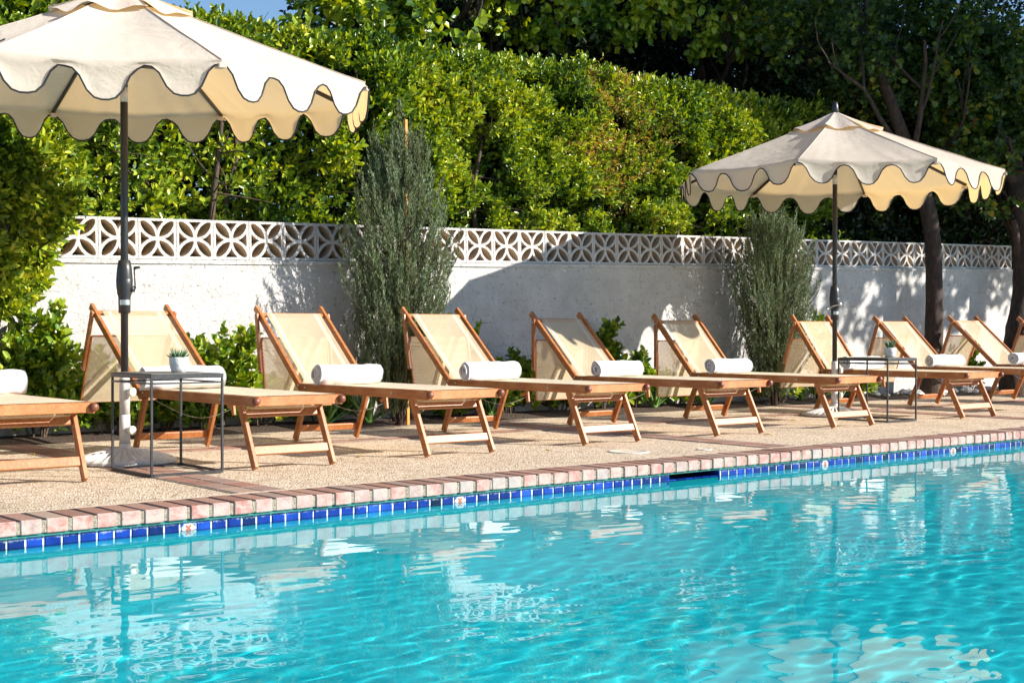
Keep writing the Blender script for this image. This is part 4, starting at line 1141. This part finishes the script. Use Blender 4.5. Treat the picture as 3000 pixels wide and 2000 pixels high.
# ---- aloes
def aloe(x, y, s, seed, lab, n=16):
    rr = random.Random(seed); t = MB()
    for i in range(n):
        az = i * 2.4 + rr.uniform(-.2, .2); inc = R(rr.uniform(12, 62)); ln = s * rr.uniform(.75, 1.1); pts = []
        d = Vector((math.cos(az) * math.sin(inc), math.sin(az) * math.sin(inc) * .6, math.cos(inc)))
        v = []; side = d.cross(Vector((0, 0, 1))).normalized() if abs(d.z) < .98 else Vector((1, 0, 0)); nr = side.cross(d)
        for j in range(7):
            u = j / 6; p = Vector((math.cos(az) * .02, math.sin(az) * .02, .01)) + d * ln * u + Vector((0, 0, -.10 * s * u * u * math.sin(inc))); w_ = .028 * (s / .35) * (1 - u) ** .7 + .0008
            v += [p - side * w_, p - nr * w_ * .35, p + side * w_, p + nr * w_ * .1]
        f = []
        for j in range(6):
            for k in range(4): f.append((j * 4 + k, j * 4 + (k + 1) % 4, j * 4 + 4 + (k + 1) % 4, j * 4 + 4 + k))
        t.quadmesh(v, f, 0, True)
    o = t.build('aloe', M['aloe']); o.location = (x, y, .02); tag(o, lab, 'aloe', 'aloes in the planting bed')
for a in [(5.62, 9.2, .36, 1, 'pale green aloe behind the lounger left of the tall juniper'), (6.0, 9.18, .40, 2, 'aloe with upright leaves at the left foot of the tall juniper'),
          (9.95, 9.2, .40, 3, 'largest aloe, left of the bushy juniper and below its branches'), (9.35, 9.3, .30, 4, 'small aloe behind the front legs of the fifth full lounger'),
          (7.35, 9.3, .30, 5, 'shaded aloe behind the lounger right of the tall juniper'), (12.2, 9.3, .32, 6, 'spiky aloe behind the far side table'), (11.55, 9.3, .28, 7, 'aloe in shade right of the bushy juniper')]: aloe(*a)

# ---- junipers
def juniper(x, y, h, rmax, prof, nspray, seed, lab, stake=False):
    rg = np.random.default_rng(seed); rr = random.Random(seed)
    t = empty('juniper', (x, y, 0), 0, lab, 'juniper', 'junipers against the wall')
    b = MB(); b.tube([(0, 0, -.02), (.02, 0, h * .4), (0, .01, h * .92)], [.035, .025, .006], 8)
    Ps, Ds = [], []
    for k in range(nspray):
        z0 = rr.random() ** 1.15 * h * .80; rad = prof(z0 / h) * rmax
        a = rr.uniform(0, 2 * PI); out = Vector((math.cos(a), math.sin(a) * .62, 0)); q = rr.uniform(.1, 1.0) if rr.random() < .85 else rr.uniform(.9, 1.25)
        ln = rr.uniform(.26, .52) * (1 - .35 * z0 / h)
        tip = out * rad * q; start = Vector((tip.x * .45, tip.y * .45, z0))
        end = Vector((tip.x, tip.y, min(z0 + ln, h * (1.0 - .02 * rr.random()) )))
        ctrl = Vector((tip.x * 1.0, tip.y * 1.0, z0 + ln * .35))
        pts = [start.lerp(ctrl, u).lerp(ctrl.lerp(end, u), u) for u in [i / 6 for i in range(7)]]
        if k % 4 == 0: b.tube(pts, [.005 - .0006 * i for i in range(7)], 4, 0, False)
        m = 9
        for s in range(m):     # side sprays
            u = .25 + .75 * s / m; i = min(5, int(u * 6)); p = pts[i].lerp(pts[i + 1], u * 6 - i); d = (pts[i + 1] - pts[i]).normalized()
            for e in range(2):
                sd = (d * 1.2 + Vector((rr.uniform(-1, 1), rr.uniform(-1, 1), rr.uniform(.1, 1))) * .65).normalized()
                sl = rr.uniform(.035, .085) * (1.15 - u * .5)
                for c in range(5):
                    pp = p + sd * sl * c / 5; Ps.append(pp); Ds.append((sd * 1.3 + Vector((rr.uniform(-1, 1), rr.uniform(-1, 1), rr.uniform(-.4, 1))) * .7))
    # spire
    for k in range(500):
        z = h * rr.uniform(.78, 1.0); w_ = .055 * rmax / .45 * (1.05 - z / h) / .25; Ps.append(Vector((rr.gauss(0, w_), rr.gauss(0, w_), z))); Ds.append(Vector((rr.uniform(-.4, .4), rr.uniform(-.4, .4), 1)))
    b.build('trunk', M['bark'], t)
    P = np.array([tuple(p) for p in Ps]); D = np.array([tuple(p) for p in Ds]); n = len(P)
    V, F = leaf_field(P, D, rg.normal(size=(n, 3)), rg.uniform(.018, .036, n), rg.uniform(.0035, .0065, n), .3, .0)
    npmesh('foliage', V, F, M['juniper'], t)
    if stake:
        s = MB(); s.bar((.05, -.045, .0), (.03, -.045, 2.46), .026, .026); o = s.build('support_stake', M['stake']); o.location = (x, y, 0)
        tag(o, 'orange wooden stake standing through the top of the tall juniper', 'stake')
juniper(6.27, 9.12, 2.62, .53, lambda u: (.50 + 1.2 * u if u < .38 else (.95 if u < .5 else max(.04, .95 * (1 - (u - .5) / .47) ** .85))), 1500, 81, 'tall slender grey green juniper with a pointed top, left of centre', True)
juniper(10.88, 9.1, 2.12, .53, lambda u: (.55 + .9 * u if u < .5 else max(.25, 1.0 * (1 - (u - .5) / .75))), 1400, 82, 'shorter bushy juniper under the far umbrella')

# ---- rocks in the bed at the right, fallen leaves
def rocks():
    for k in range(46):
        rr = random.Random(200 + k); b = MB(); r_ = rr.uniform(.03, .075)
        v = []; n = 8
        for i in range(5):
            for j in range(n):
                th = PI * (i + .5) / 5; ph = 2 * PI * j / n; p = Vector((math.sin(th) * math.cos(ph), math.sin(th) * math.sin(ph), math.cos(th) * .6)); v.append(p * r_ * (1 + .35 * noise.noise(p * 1.7 + Vector((k, 0, 0)))))
        f = [(i * n + j, (i + 1) * n + j, (i + 1) * n + (j + 1) % n, i * n + (j + 1) % n) for i in range(4) for j in range(n)] + [tuple(range(n)), tuple(range(4 * n, 5 * n))[::-1]]
        b.quadmesh(v, f); o = b.build('rock', M['pot']); o.location = (rr.uniform(12.6, 16.5), rr.uniform(9.12, 9.5), .03 + r_ * .3)
        tag(o, 'rounded pale rock lying in the bed at the foot of the wall at the right', 'rock', 'pale rocks in the bed at the right')
rocks()
b = MB()
for k, (x, y) in enumerate([(3.05, 7.9), (2.75, 8.6), (4.55, 7.75), (3.0, 8.3), (2.2, 8.1), (4.5, 6.95), (7.7, 6.5), (5.6, 6.5), (9.1, 7.4), (6.2, 8.7), (8.2, 8.8), (2.5, 7.4), (12.8, 7.1), (11.3, 8.3)]):
    rr = random.Random(k); b = MB(); a = rr.uniform(0, 6.28); l = rr.uniform(.022, .04)
    v = [(-l, 0, .002), (-l * .3, l * .42, .012), (l * .5, l * .36, .008), (l, 0, .003), (l * .5, -l * .36, .012), (-l * .3, -l * .42, .004)]
    b.quadmesh(v, [(0, 3, 2, 1), (0, 5, 4, 3)]); o = b.build('fallen_leaf', M['leaf_dry']); o.location = (x, y, .001); o.rotation_euler = (0, 0, a)
    tag(o, 'small dry leaf fallen on the pebbled deck', 'leaf', 'fallen leaves on the deck')
